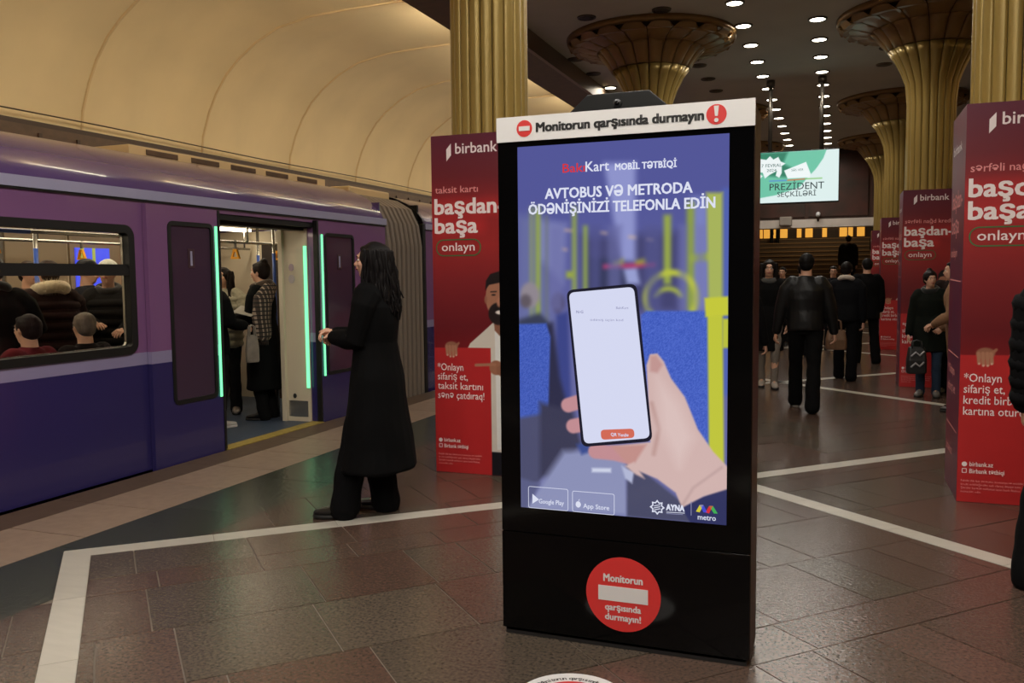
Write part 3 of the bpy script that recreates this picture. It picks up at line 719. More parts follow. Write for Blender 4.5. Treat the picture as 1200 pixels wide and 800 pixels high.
b = B(); b.box(KX0 + .01, KX1 - .01, KY + .012, KY + .26, 0, .03); KP(b, 'plinth', mat('plinth', (30, 29, 29), .5))
b = B(); b.prism([(-1.045, 2.13), (-.958, 2.222), (-.704, 2.222), (-.60, 2.13)], 0, 1)
q = B(); q.plate([(-1.06, 2.13), (-.955, 2.222), (-.704, 2.222), (-.60, 2.13)], KY + .10, KY + .25); tp = KP(q, 'camera_housing', M_blackm, bevel=.004)
q = B(); q.tube([(-.83, KY + .097, 2.178), (-.83, KY + .092, 2.178)], .017, n=16, ends=False); q.tube([(-.83, KY + .092, 2.178), (-.83, KY + .089, 2.178)], .009, n=12, ends=False, mi=1); KP(q, 'lens', [mat('lens_rim', (70, 70, 72), .3, metal=.5), M_black], parent=tp)
q = B(); q.box(KX0 - .002, KX1 + .004, KY - .004, KY + .003, 2.04, 2.138); hd = KP(q, 'header_strip', mat('header_white', (226, 226, 226), .45), label='white strip with black warning text')
def disc(parent, x, z, r, y, m, nm, n=40, t=.001, oy=0):
    q = B(); q.plate([(x + r * math.cos(2 * math.pi * i / n), z + r * math.sin(2 * math.pi * i / n)) for i in range(n)], y - t, y); return q.obj(nm, m, parent)
disc(hd, -1.185, 2.089, .033, KY - .0042, M_red, 'red_disc'); q = B(); q.box(-1.208, -1.162, KY - .0066, KY - .0052, 2.080, 2.098); q.obj('white_bar', M_white, hd)
disc(hd, -.432, 2.089, .037, KY - .0042, M_red, 'red_disc')
q = B(); q.plate([(-.441, 2.120), (-.423, 2.120), (-.427, 2.083), (-.437, 2.083)], KY - .0066, KY - .0052); q.plate([(-.432 + .008 * math.cos(i * .5236), 2.068 + .008 * math.sin(i * .5236)) for i in range(12)], KY - .0066, KY - .0052); q.obj('exclamation_mark', M_white, hd)
text('Monitorun qarşısında durmayın', hd, M_ink, -1.134, 2.073, w=.655, size=.05, bold=.05, y=KY - .0055, res=3)
sd = disc(kio, -.787, .2275, .152, KY + .002, M_red, 'warning_sticker', n=56); sd.location = -KO; sd['label'] = 'round red no entry sticker'
q = B(); q.box(-.888, -.686, KY - .0008, KY + .0008, .198, .258); q.obj('white_bar', M_white, sd)
text('Monitorun', sd, M_white, -.787, .277, w=.158, size=.044, bold=.03, y=KY - .0005, align='CENTER')
text('qarşısında', sd, M_white, -.787, .160, w=.145, size=.038, bold=.03, y=KY - .0005, align='CENTER')
text('durmayın!', sd, M_white, -.787, .120, w=.145, size=.038, bold=.03, y=KY - .0005, align='CENTER')
# screen artwork, laid out in the poster's own units (240 wide, 425 high)
def uw(x, y):
    """flatten sketch measurements of the artwork to its rectangular sheet"""
    u = (x - 613 - (y - 170) / 450 * 4) / (240 - (y - 170) / 450 * 7)
    t = 171.5 - 13.5 * u; bo = 596.5 + 17.5 * u
    a = 1.06; return (240 * u, 425 * (y - t) / (bo - t))
cv = Canvas(240, 425, 241, 426, (74, 78, 158))
def P_(pts): return [uw(*p) for p in pts]
cv.C = np.array((82, 86, 160.)) + (np.clip((cv.Y - 60) / 200, 0, 1)[..., None]) * np.array((22, 20, 8.))
Pc = lambda pts, col, s=2, op=1.0: cv.poly(P_(pts), col, s, op)
Pc([(613, 250), (640, 250), (660, 380), (613, 380)], (104, 110, 168), 14); Pc([(640, 255), (672, 260), (668, 330), (640, 300)], (130, 136, 196), 10)
Pc([(690, 275), (800, 270), (800, 362), (690, 362)], (66, 66, 116), 14); Pc([(700, 300), (745, 300), (745, 362), (700, 362)], (48, 52, 88), 8)
Pc([(716, 190), (752, 190), (752, 304), (735, 304)], (150, 156, 220), 8); Pc([(738, 312), (753, 310), (757, 330), (742, 330)], (160, 168, 226), 5)
Pc([(813, 230), (832, 230), (832, 360), (813, 360)], (126, 134, 205), 10); Pc([(846, 220), (853, 220), (853, 460), (846, 460)], (80, 100, 190), 4)
for (x, y), w_ in (((675, 267), 9), ((716, 270), 7), ((748, 275), 7), ((768, 278), 6), ((670, 289), 5)): cv.line(P_([(x - w_ / 2, y), (x + w_ / 2, y + 1)]), 2, (230, 190, 160), 2)
Pc([(715, 307), (774, 305), (774, 310), (715, 312)], (190, 56, 110), 3); Pc([(727, 304), (738, 300), (738, 307), (727, 308)], (170, 160, 60), 4); Pc([(752, 303), (762, 300), (764, 306), (752, 307)], (170, 160, 60), 4)
for x0, x1, y0, y1, col in ((628, 632, 240, 380, (140, 152, 110)), (635, 641, 240, 380, (152, 172, 76)), (647, 650, 250, 375, (110, 116, 120)), (679, 684, 240, 375, (150, 170, 80)), (692, 697, 262, 340, (150, 172, 80)), (783, 791, 250, 330, (158, 176, 74)), (808, 816, 235, 360, (146, 166, 70))):
    Pc([(x0, y0), (x1, y0), (x1, y1), (x0, y1)], col, 4)
Pc([(811, 296), (840, 292), (840, 302), (811, 305)], (156, 176, 70), 4); Pc([(672, 315), (680, 315), (680, 323), (672, 323)], (160, 176, 70), 3)
cx, cy = uw(791, 346); cv.ringline(cx, cy, 28, 7, (196, 206, 66), 3); cv.ringline(uw(788, 352)[0], uw(788, 352)[1], 16, 5, (176, 190, 70), 3, ymax=uw(788, 345)[1])
for x, y, rx, ry, c in ((628, 343, 12, 15, (150, 140, 150)), (623, 350, 7, 8, (96, 86, 96)), (662, 352, 8, 12, (70, 62, 96))): q_ = uw(x, y); cv.ell(q_[0], q_[1], rx, ry, c, 3)
Pc([(614, 372), (640, 364), (652, 376), (656, 400), (614, 400)], (52, 58, 84), 5); Pc([(660, 366), (674, 362), (678, 480), (660, 470)], (56, 66, 140), 4)
Pc([(646, 380), (656, 374), (664, 440), (672, 470), (668, 520), (645, 520)], (40, 40, 70), 5)
def blur(a, k):
    for ax in (0, 1):
        p = np.pad(a, [(k, k) if i == ax else (0, 0) for i in range(3)], mode='edge'); c = np.cumsum(p, axis=ax); c = np.concatenate([np.zeros_like(np.take(c, [0], ax)), c], ax)
        n = a.shape[ax]; a = (np.take(c, range(2 * k + 1, 2 * k + 1 + n), ax) - np.take(c, range(0, n), ax)) / (2 * k + 1)
    return a
for x0, x1, dcol in ((652, 668, 16), (700, 712, -14), (720, 736, 10), (762, 780, -12), (800, 808, 18), (818, 828, 24)): Pc([(x0, 262), (x1, 262), (x1, 362), (x0, 362)], (96 + dcol, 98 + dcol, 160 + dcol), 8, .7)
cv.C = blur(blur(cv.C, 2), 1)
# seats
Pc([(613, 377), (648, 376), (653, 392), (650, 490), (645, 552), (613, 552)], (64, 92, 196), 3); Pc([(758, 366), (764, 361), (832, 361), (836, 560), (770, 540), (758, 420)], (68, 98, 208), 3)
Pc([(614, 489), (652, 482), (664, 500), (640, 566), (614, 572)], (74, 76, 112), 6); Pc([(640, 470), (680, 480), (690, 520), (660, 560), (640, 560)], (54, 54, 82), 8)
Pc([(668, 528), (742, 524), (744, 606), (618, 600), (640, 570)], (146, 152, 196), 10); Pc([(613, 560), (640, 568), (624, 600), (613, 598)], (90, 94, 138), 5)
Pc([(702, 548), (724, 548), (724, 553), (702, 553)], (220, 226, 250), 3); Pc([(684, 520), (700, 515), (712, 524), (690, 532)], (56, 76, 150), 5)
Pc([(742, 540), (765, 555), (806, 590), (818, 612), (742, 606)], (70, 72, 104), 4); Pc([(736, 545), (750, 552), (748, 566), (740, 560)], (190, 196, 230), 3)
# big yellow pole
Pc([(829, 225), (846, 225), (846, 350), (831, 350)], (178, 192, 92), 5); Pc([(830, 365), (846, 365), (848, 590), (832, 560)], (206, 212, 58), 3)
Pc([(827, 346), (852, 344), (853, 366), (828, 368)], (212, 216, 56), 3); Pc([(846, 370), (853, 370), (853, 404), (846, 404)], (200, 206, 60), 3)
rn = np.random.RandomState(3).rand(426, 241, 1)
msk = ((cv.C[..., 2:3] > 170) & (cv.C[..., 0:1] < 80)); cv.C = cv.C + msk * (rn - .5) * 30; cv.C = cv.C * .93 + 13
# hand
sk = (222, 190, 186)
Pc([(812, 612), (800, 590), (826, 580), (853, 562), (853, 616)], (52, 56, 102), 2)
Pc([(764, 425), (768, 412), (776, 411), (783, 420), (791, 440), (806, 462), (820, 500), (836, 526), (853, 546), (853, 570), (826, 580), (803, 594), (796, 576), (776, 560), (758, 552), (744, 544), (736, 530), (720, 522), (768, 516)], sk, 2.2)
Pc([(768, 414), (775, 413), (782, 424), (776, 434), (768, 432)], (206, 160, 156), 4); cv.line(P_([(770, 470), (778, 500), (772, 530)]), 3, (196, 156, 150), 6); cv.line(P_([(845, 545), (815, 570), (803, 592)]), 2, (200, 168, 166), 4)
Pc([(776, 440), (800, 470), (815, 510), (800, 545), (780, 500)], (236, 210, 206), 16, .7)
for pts, w_ in (([(674, 473), (690, 468)], 17), ([(680, 498), (695, 495)], 17), ([(706, 528), (728, 530), (744, 534)], 17)): cv.line(P_(pts), w_, (206, 150, 156), 2.5)
Pc([(724, 521), (764, 519), (748, 546), (738, 538)], (206, 152, 146), 4); Pc([(740, 545), (752, 555), (762, 560), (750, 540)], sk, 3)
screen = link('screen', cv.mesh('screen', SX1 - SX0, SZ1 - SZ0, mat('screen_art', (0, 0, 0), .12, attr='print', emit=(255, 255, 255), es=1.0)), kio, Vector((SX0, KY + .0005, SZ0)) - KO)
screen['label'] = 'lit screen with a hand holding a phone in a bus'
KS = Vector((SX0, 0, SZ0))
def sc_(x, y):   # sheet point -> metres on the screen (local to the screen)
    u, v_ = uw(x, y); return (u / 240 * (SX1 - SX0), (1 - v_ / 425) * (SZ1 - SZ0))
def emitm(name, rgb, es=1.02): return mat(name, (0, 0, 0), .3, emit=rgb, es=es)
E_w, E_b, E_ph, E_or, E_red, E_gy = emitm('e_white', (232, 236, 255)), emitm('e_dark', (26, 26, 44)), emitm('e_phone', (222, 226, 252), 1.05), emitm('e_orange', (222, 112, 92)), emitm('e_red', (224, 50, 60), 1.0), emitm('e_grey', (150, 152, 190))
def quadplate(pts, m, nm, d, rad=0.0):
    pts = [Vector(sc_(*p)) for p in pts]
    if rad:
        out = []
        for i, p in enumerate(pts):
            a = (pts[i - 1] - p).normalized(); c = (pts[(i + 1) % len(pts)] - p).normalized()
            for k in range(6):
                t = k / 5; out.append((p + a * rad) * (1 - t) ** 2 + p * 2 * t * (1 - t) + (p + c * rad) * t * t)
        pts = out
    q = B(); q.plate([(p.x, p.y) for p in pts], -d, -d + .0003); return q.obj(nm, m, screen)
quadplate([(672, 337), (753, 329), (771, 515), (690, 523)], E_b, 'phone_picture', .0008, .03)
quadplate([(675, 340), (750, 333), (768, 511), (693, 519)], E_ph, 'phone_picture_display', .0012, .024)
quadplate([(712, 502), (750, 500), (751, 511), (713, 514)], E_or, 'phone_picture_button', .0016, .016)
def stext(s, x0, x1, y, h, m, bold=.0, res=2, ang=0):
    a = sc_(x0, y); c = sc_(x1, y); o = text(s, screen, m, a[0], a[1], w=c[0] - a[0], size=h, bold=bold, y=-.002, res=res); return o
stext('AVTOBUS VƏ METRODA', 647, 814, 231, .058, E_w, .025); stext('ÖDƏNİŞİNİZİ TELEFONLA EDİN', 627, 838, 249, .058, E_w, .025)
stext('Kart', 695, 722, 200, .056, E_w, .01); stext('MOBİL TƏTBİQİ', 729, 797, 198.5, .036, E_w, .03); stext('Bakı', 668, 694, 201, .05, E_red, .01)
stext('N-G', 684, 692, 364, .016, E_gy, .02); stext('BakıKart', 730, 744, 359, .014, E_gy, .0); stext('ödəniş üçün kod', 700, 738, 373, .013, E_gy); stext('QR Yenilə', 724, 744, 509, .018, E_ph, .02)
for x0, x1, y0, y1, t1, t2 in ((626, 674, 574, 597, 'GET IT ON', 'Google Play'), (679, 728, 579, 601, 'Download on the', 'App Store')):
    a = sc_(x0, y1); c = sc_(x1, y0); q = B(); outline(q, a[0], c[0], a[1], c[1], .008, .002, -.0015, -.001); q.obj('badge_outline', E_w, screen)
    stext(t1, x0 + 13, x0 + 36, y0 + 9.2, .014, E_gy); stext(t2, x0 + 13, x0 + 43, y0 + 17.4, .027, E_w, .01)
quadplate([(631, 580), (631, 592), (639, 587)], E_w, 'play_triangle', .0018)
a = sc_(686, 591); q = B(); q.plate([(a[0] + .011 * math.cos(t * .5236) * (1 - .12 * (t in (3,))), a[1] - .004 + .013 * math.sin(t * .5236)) for t in range(12)], -.0018, -.0015); q.plate([(a[0], a[1] + .012), (a[0] + .007, a[1] + .02), (a[0] + .004, a[1] + .011)], -.0018, -.0015); q.obj('fruit_mark', E_w, screen)
a = sc_(776, 594); q = B()
for k in range(8):
    t = k * math.pi / 4; t2 = t + math.pi / 4; o_ = lambda r, t: (a[0] + r * math.cos(t), a[1] + r * math.sin(t))
    q.plate([o_(.030, t), o_(.021, t + .39), o_(.016, t + .39), o_(.022, t)], -.0018, -.0015); q.plate([o_(.022, t2), o_(.016, t + .39), o_(.021, t + .39), o_(.030, t2)], -.0018, -.0015)
for dz in (-.009, -.001, .007): q.plate([(a[0] - .013, a[1] + dz - .004), (a[0] + .012, a[1] + dz + .003), (a[0] + .012, a[1] + dz + .006), (a[0] - .013, a[1] + dz - .001)], -.0018, -.0015)
q.obj('star_emblem', E_w, screen)
stext('AYNA', 786, 805.5, 597, .034, E_w, .04); quadplate([(786, 599.2), (806, 600), (806, 600.7), (786, 599.9)], E_w, 'thin_rule', .0018); quadplate([(786, 601), (804, 601.8), (804, 602.4), (786, 601.6)], E_gy, 'thin_rule', .0018)
quadplate([(812.5, 586), (813.2, 586), (813.2, 603), (812.5, 603)], E_gy, 'thin_rule', .0018)
for pts, rgb in (([(818, 598), (822, 590), (826, 590), (822, 599)], (220, 210, 60)), ([(822, 590), (826, 590), (830, 599), (826, 599)], (70, 80, 220)), ([(828, 599), (832, 591), (836, 591), (832, 600)], (220, 50, 60)), ([(832, 591), (836, 591), (841, 600), (837, 600)], (70, 180, 90))):
    quadplate(pts, emitm('e_m%d%d' % (rgb[0], rgb[1]), rgb), 'letter_m_stroke', .0018)
stext('metro', 820, 839, 607.5, .03, E_w, .01).data

# round sticker on the floor
fs = empty('floor_sticker', (-.865, 2.852, .001), label='white round sticker on the floor in front of the display', cat='floor sticker')
q = B(); q.prism([(.2 * math.cos(2 * math.pi * i / 48), .2 * math.sin(2 * math.pi * i / 48)) for i in range(48)], 0, .0012); q.obj('disc', M_white, fs)
q = B(); q.prism([(.135 * math.cos(2 * math.pi * i / 48), .135 * math.sin(2 * math.pi * i / 48)) for i in range(48)], .0012, .0016); q.obj('red_disc', M_red, fs)
q = B(); q.box(-.09, .09, -.025, .025, .0016, .002); q.obj('white_bar', M_white, fs)
for i, ch in enumerate('Monitorun qarşısında durmayın'):
    if ch == ' ': continue
    a = math.radians(150 - i * 120 / 28)
    o = text(ch, fs, M_ink, .148 * math.cos(a), 0, size=.033, bold=.02, align='CENTER', flat_floor=True); o.location = (.148 * math.cos(a), .148 * math.sin(a), .0016); o.rotation_euler = (0, 0, a - math.pi / 2)

# ------------------------------------------------------------------ red advertising boxes around the columns
PW, PH = .71, 2.56
cv = Canvas(PW, PH, 143, 513, (150, 30, 34))
t = cv.Y / PH
st_ = [(0, (94, 32, 54)), (.12, (108, 30, 42)), (.2, (142, 34, 38)), (.32, (158, 38, 38)), (.42, (130, 32, 36)), (.56, (104, 20, 28)), (.63, (120, 20, 26)), (1, (130, 30, 34))]
for c_ in range(3): cv.C[..., c_] = np.interp(t, [a for a, _ in st_], [b_[c_] for _, b_ in st_])
def Z(z): return PH - z
cv.line([(.05, Z(2.02)), (.55, Z(2.02))], .10, (196, 42, 44), .10, .75); cv.line([(.05, Z(1.88)), (.38, Z(1.88))], .10, (196, 42, 44), .10, .75)
S_ = .006; shirt = (214, 206, 196); skn = (168, 116, 92)
cv.poly([(.26, Z(.93)), (.30, Z(1.0)), (.42, Z(1.10)), (.49, Z(1.16)), (.60, Z(1.16)), (.71, Z(1.10)), (.71, Z(.10)), (.45, Z(.10))], shirt, S_)
cv.poly([(.50, Z(1.14)), (.585, Z(1.14)), (.60, Z(.2)), (.51, Z(.2))], (232, 232, 230), S_); cv.poly([(.49, Z(1.24)), (.60, Z(1.24)), (.58, Z(1.10)), (.54, Z(1.06)), (.50, Z(1.10))], (140, 92, 72), S_)
cv.ell(.54, Z(1.345), .108, .165, skn, S_); cv.ell(.54, Z(1.225), .088, .085, (34, 24, 24), .012)
cv.poly([(.43, Z(1.40)), (.435, Z(1.47)), (.47, Z(1.52)), (.54, Z(1.54)), (.62, Z(1.52)), (.65, Z(1.44)), (.645, Z(1.39)), (.62, Z(1.44)), (.54, Z(1.455)), (.46, Z(1.44))], (24, 18, 18), .008)
cv.ell(.54, Z(1.262), .045, .012, (28, 20, 20), .008); cv.ell(.545, Z(1.235), .036, .015, (232, 222, 216), .006); cv.ell(.54, Z(1.31), .02, .035, (186, 128, 102), .012)
for x in (.495, .585): cv.ell(x, Z(1.365), .016, .007, (30, 22, 22), .006); cv.line([(x - .022, Z(1.388)), (x + .022, Z(1.39))], .009, (30, 20, 20), .006)
cv.ell(.432, Z(1.33), .012, .03, (150, 98, 78), .006)
cv.poly([(.46, Z(.18)), (.71, Z(.18)), (.71, Z(0)), (.46, Z(0))], (22, 22, 30), S_)
cv.poly([(0, Z(.963)), (.466, Z(.968)), (.466, PH), (0, PH)], (184, 40, 42), .004)
cv.ell(.145, Z(.975), .055, .038, (150, 100, 78), .008)
for i, x in enumerate((.105, .13, .155, .178)): cv.line([(x, Z(.975)), (x + .005, Z(.915 - .012 * (i in (1, 2))))], .022, (176, 124, 98), .006); cv.ell(x + .005, Z(.908 - .012 * (i in (1, 2))), .007, .007, (214, 178, 158), .005)
cv.line([(.19, Z(.985)), (.205, Z(1.0))], .018, (160, 108, 84), .006)
cv.ell(.51, Z(.82), .055, .055, (160, 108, 84), .008); cv.line([(.50, Z(.845)), (.345, Z(.836))], .022, (172, 120, 94), .006); cv.line([(.55, Z(.8)), (.70, Z(.72))], .08, (150, 100, 78), .01)
M_post = mat('poster_print', (160, 30, 36), .38, attr='print')
POST = cv.mesh('poster', PW, PH, M_post)
M_bred = mat('banner_red', (134, 26, 38), .4, var=.1, scale=2); M_bpur = mat('banner_plum', (92, 34, 74), .38, var=.25, scale=1.6, rgb2=(120, 28, 50))
M_pt = mat('poster_white', (238, 226, 226), .5); M_pt2 = mat('poster_pink', (232, 150, 150), .5); M_pill = mat('pill_green', (46, 110, 60), .5)
def make_banner(kind):
    t = empty('advertising_box'); b = B(); b.box(.012, PW - .004, .0015, .02, 0, PH); fp = b.obj('front_panel', M_bred, t)
    p = link('poster', POST, fp, (0, 0, 0)); p['label'] = 'red poster with a bearded man in a white shirt holding a red card'
    for x0, x1, nm in ((0, .012, 'side_panel'), (PW - .012, PW, 'side_panel')):
        b = B(); b.box(x0, x1, .002, .68, 0, PH); sp = b.obj(nm, M_bpur, t)
        if x0 == 0:
            for k, (s, zz, w_) in enumerate((('birbank', 2.3, .42), ('başdan-', 1.93, .5), ('başa', 1.76, .36), ('onlayn', 1.6, .3), ('*Onlayn', .8, .34), ('sifariş et', .68, .4), ('birbank.az', .25, .3))):
                o = text(s, sp, M_pt2 if k else M_pt, 0, 0, w=w_, size=.17 if k in (1, 2) else .09, bold=.01); o.location = (-.0012, .6, zz); o.rotation_euler = (0, 0, -math.pi / 2)
            for zz in (1.45, .95, .45): b = B(); b.add([(-.001, .62, zz), (-.001, .08, zz - .01), (-.001, .08, zz - .018), (-.001, .62, zz - .008)], [(0, 1, 2, 3)]); b.obj('thin_rule', M_pt2, sp)
    b = B(); b.box(.012, PW - .012, .66, .68, 0, PH); b.obj('back_panel', M_bred, t)
    b = B(); b.box(0, PW, 0, .68, PH - .012, PH) if False else None
    Tt = lambda s, x, z, w_, h, bold=0, m=M_pt, y=-.0016, res=2: text(s, p, m, x, z, w=w_, size=h, bold=bold, y=y, res=res)
    q = B(); q.plate([(.128, 2.455), (.166, 2.497), (.166, 2.41), (.128, 2.368)], -.0022, -.001); q.obj('logo_mark', M_pt, p)
    Tt('birbank', .202, 2.42, .335, .112, .012)
    Tt('taksit kartı' if kind == 'L' else 'sərfəli nağd kredit', .03, 2.132, .35 if kind == 'L' else .57, .072, .006, M_pt2)
    Tt('başdan-', .026, 1.975, .56, .165, .03); Tt('başa', .026, 1.832, .345, .165, .03)
    q = B(); outline(q, .03, .40, 1.658, 1.785, .062, .008, -.0022, -.001); q.obj('pill_outline', M_pill, p)
    Tt('onlayn', .078, 1.698, .27, .09, .008)
    L4 = ('*Onlayn', 'sifariş et,', 'taksit kartını', 'sənə çatdıraq!') if kind == 'L' else ('*Onlayn', 'sifariş et,', 'kredit birbank', 'kartına oturur!')
    for i, s in enumerate(L4): Tt(s, .026, .79 - i * .072, (.215, .25, .375, .385)[i] if kind == 'L' else (.215, .235, .375, .39)[i], .078, .004)
    q = B(); outline(q, .028, .056, .192, .222, .004, .004, -.0022, -.001); q.plate([(.042 + .016 * math.cos(i * .5236), .25 + .016 * math.sin(i * .5236)) for i in range(12)], -.0022, -.001); q.obj('icons', M_pt, p)
    Tt('birbank.az', .072, .238, .135, .042, .01); Tt('Birbank tətbiqi', .072, .192, .2, .042, .01)
    for i, s in enumerate(('Faktiki illik faiz dərəcəsi, komissiya və müddət', 'kredit məbləğindən asılı olaraq dəyişə bilər.', 'Şərtlər barədə məlumat üçün bank filialına', 'müraciət edin.')):
        Tt(s, .024, .135 - i * .024, (.36, .35, .34, .12)[i], .02, 0, M_pt2, res=1)
    return t
bL = make_banner('L'); bR = make_banner('R'); index_kids()
for src, x, y, lb in ((bL, -2.9, 5.998, 'red poster box around the left golden column, left behind the black display'), (None, -2.9, 12.15, 'red poster box around the second left column, hidden behind the display'),
                      (bR, .745, 6.255, 'large red poster box around the column at the right picture edge'), (None, .765, 12.402, 'red poster box behind the girl, around the column with the flared top'),
                      (None, .76, 18.36, 'small red poster box third in the right row, partly hidden'), (None, .76, 23.66, 'smallest farthest red poster box of the right row')):
    c = src or copy_tree(bR); c.location = (x, y, 0.001); tag(c, lb, 'advertising box', 'red poster boxes around the columns')

# ------------------------------------------------------------------ hanging screen
tv = empty('hanging_screen', (-.745, 15.95, 2.74), label='lit white and green election notice screen hanging from two poles', cat='screen')
TW, TH = 1.43, .87
q = B(); q.box(-TW / 2 - .03, TW / 2 + .012, .01, .12, -.02, TH + .02); q.obj('casing', M_blackm, tv, bevel=.01)
for x in (-.42, .43): q = B(); q.tube([(x, .07, TH), (x, .07, 4.86 - 2.74)], .035, n=12, ends=False); q.tube([(x, .07, 2.02), (x, .07, 2.12)], .07, n=12, ends=False); q.obj('pole', M_ringm, tv)
cv = Canvas(143, 87, 144, 88, (222, 240, 238))
G1 = (110, 196, 166)
cv.poly([(0, 0), (123, 0), (118, 14), (105, 34), (95, 44), (80, 62), (40, 74), (0, 80)], G1, 1.5); cv.poly([(95, 44), (118, 20), (100, 70), (60, 74), (80, 62)], (222, 240, 238), 3); cv.poly([(0, 0), (60, 0), (52, 20), (70, 30), (58, 44), (24, 40), (0, 20)], (30, 110, 84), 6, .8)
cv.poly([(6, 16), (14, 10), (24, 12), (30, 6), (36, 12), (44, 8), (48, 16), (56, 20), (50, 24), (50, 36), (46, 44), (40, 40), (42, 32), (30, 38), (22, 44), (18, 34), (10, 32), (12, 24)], (238, 246, 246), 1); cv.poly([(8, 32), (18, 40), (14, 44), (8, 38)], (238, 246, 246), 1)
cv.poly([(54, 32), (90, 19), (98, 40), (96, 46), (60, 46)], (240, 248, 248), 1); cv.line([(30, 49), (58, 49)], 2, (90, 140, 210), 1); cv.line([(60, 49), (88, 48)], 2, (210, 120, 80), 1); cv.line([(90, 48), (116, 48)], 2, (140, 200, 120), 1)
sc2 = link('screen', cv.mesh('tv_screen', TW, TH, mat('tv_art', (0, 0, 0), .3, attr='print', emit=(255, 255, 255), es=1.15)), tv, (-TW / 2, 0, 0))
q = B(); q.box(0, TW, .001, .012, 0, TH); q.obj('screen_backing', M_blackm, tv).location = (-TW / 2, 0, 0)
E_t, E_t2 = emitm('e_tvdark', (58, 74, 78), .8), emitm('e_tvgrey', (120, 150, 146), .8)
for s, x, z, w_, h, bo, m in (('PREZİDENT', .30, .215, .90, .17, .004, E_t), ('SEÇKİLƏRİ', .43, .10, .64, .125, .004, E_t), ('7 FEVRAL', .16, .62, .34, .08, .01, E_t2), ('2024', .25, .54, .16, .07, .01, E_t2), ('SƏS VER', .66, .53, .2, .06, .0, E_t2)):
    text(s, sc2, m, x, z, w=w_, size=h, bold=bo, y=-.003)
# two small cameras on the lintel
for x, lb in ((-1.38, 'pale box left on the stone lintel'), (-.55, 'small white camera right on the stone lintel')):
    t = empty('security_camera' if x > -1 else 'junction_box', (x, 25.0, 2.93), label=lb, cat='camera' if x > -1 else 'box')
    if x > -1: q = B(); q.tube([(0, .05, 0), (0, .05, .1)], .03, n=8); q.obj('bracket', M_ringm, t); q = B(); q.tube([(0, -.15, .14), (0, .1, .18)], .06, n=10); q.obj('body', M_white, t)
    else: q = B(); q.box(-.16, .16, -.12, .02, -.12, .12); q.obj('body', mat('box_grey', (160, 150, 140)), t, bevel=.02)

# ------------------------------------------------------------------ people
def remesh(b, voxel, mats, name, iters=3, wr=0.0, wsc=(6, 6, 3), seed=0):
    me = b.mesh('tmp', mats); recalc(me); o = bpy.data.objects.new('tmp', me)
    TMP.objects.link(o)
    r = o.modifiers.new('r', 'REMESH'); r.mode = 'VOXEL'; r.voxel_size = voxel; r.use_smooth_shade = True
    if iters: s_ = o.modifiers.new('s', 'SMOOTH'); s_.factor = .5; s_.iterations = iters
    TMPS.view_layers[0].update(); dg = TMPS.view_layers[0].depsgraph
    out = bpy.data.meshes.new_from_object(o.evaluated_get(dg), depsgraph=dg); out.name = name
    bpy.data.objects.remove(o); bpy.data.meshes.remove(me)
    n = len(out.vertices)
    if wr and n:
        co = np.empty(n * 3, 'f'); no = np.empty(n * 3, 'f'); out.vertices.foreach_get('co', co); out.vertices.foreach_get('normal', no)
        co = co.reshape(-1, 3); no = no.reshape(-1, 3); x, y, z = co[:, 0], co[:, 1], co[:, 2]; s0 = seed * 1.7
        d = np.sin(x * wsc[0] * 4 + 3 * np.sin(z * wsc[2] * 2 + s0) + s0) * .5 + np.sin(y * wsc[1] * 5 + 2.5 * np.sin(z * wsc[2] * 3 + 1 + s0)) * .4 + np.sin(z * wsc[2] * 7 + 4 * np.sin(x * 7 + s0) + 3 * np.sin(y * 9)) * .5
        co = co + no * (d * wr)[:, None]; out.vertices.foreach_set('co', co.astype('f').ravel())
    out.update(); return out
TMPS = bpy.data.scenes.new('workshop'); TMP = TMPS.collection

def ik(a, b, l1, l2, pole):
    a, b = Vector(a), Vector(b); d = b - a; L = min(d.length, (l1 + l2) * .999); u = d.normalized(); b = a + u * L
    x = (l1 * l1 - l2 * l2 + L * L) / (2 * L); h = math.sqrt(max(l1 * l1 - x * x, 0)); p = Vector(pole); p = (p - u * p.dot(u)).normalized()
    return a + u * x + p * h, b
def hand_shapes(b, w, fd, pn, curl=.5, s=1.0, side=1, mi=0):
    """palm and five fingers: w wrist, fd finger direction, pn palm normal (towards which the fingers curl)"""
    w = Vector(w); fd = Vector(fd).normalized(); pn = Vector(pn); pn = (pn - fd * pn.dot(fd)).normalized(); sd = fd.cross(pn).normalized() * side
    b.tube([w - fd * .02, w + fd * .03 * s, w + fd * .075 * s], [.026 * s, .036 * s, .034 * s], n=10, flat=.45, hint=pn, mi=mi)
    for k, (o_, l) in enumerate(((-.030, .062), (-.010, .072), (.010, .068), (.029, .052))):
        p0 = w + fd * .075 * s + sd * o_ * s; a = 0; pts = [p0 - fd * .02 * s]; p = p0; pts.append(p)
        for seg in (.42, .33, .25):
            a += curl * .75 + .04 * k; p = p + (fd * math.cos(a) + pn * math.sin(a)) * l * seg * s * 1.15; pts.append(p)
        b.tube(pts, [.0095 * s, .0092 * s, .0086 * s, .008 * s, .0068 * s], n=8, mi=mi)
    t0 = w + fd * .02 * s - sd * .026 * s; td = (fd * .62 - sd * .62 + pn * (.2 + .4 * curl)).normalized(); t1 = t0 + td * .038 * s
    td2 = (fd * .8 - sd * .25 + pn * (.25 + .5 * curl)).normalized(); t2 = t1 + td2 * .03 * s
    b.tube([t0, t1, t2, t2 + td2 * .02 * s], [.014 * s, .012 * s, .0105 * s, .0085 * s], n=8, mi=mi)

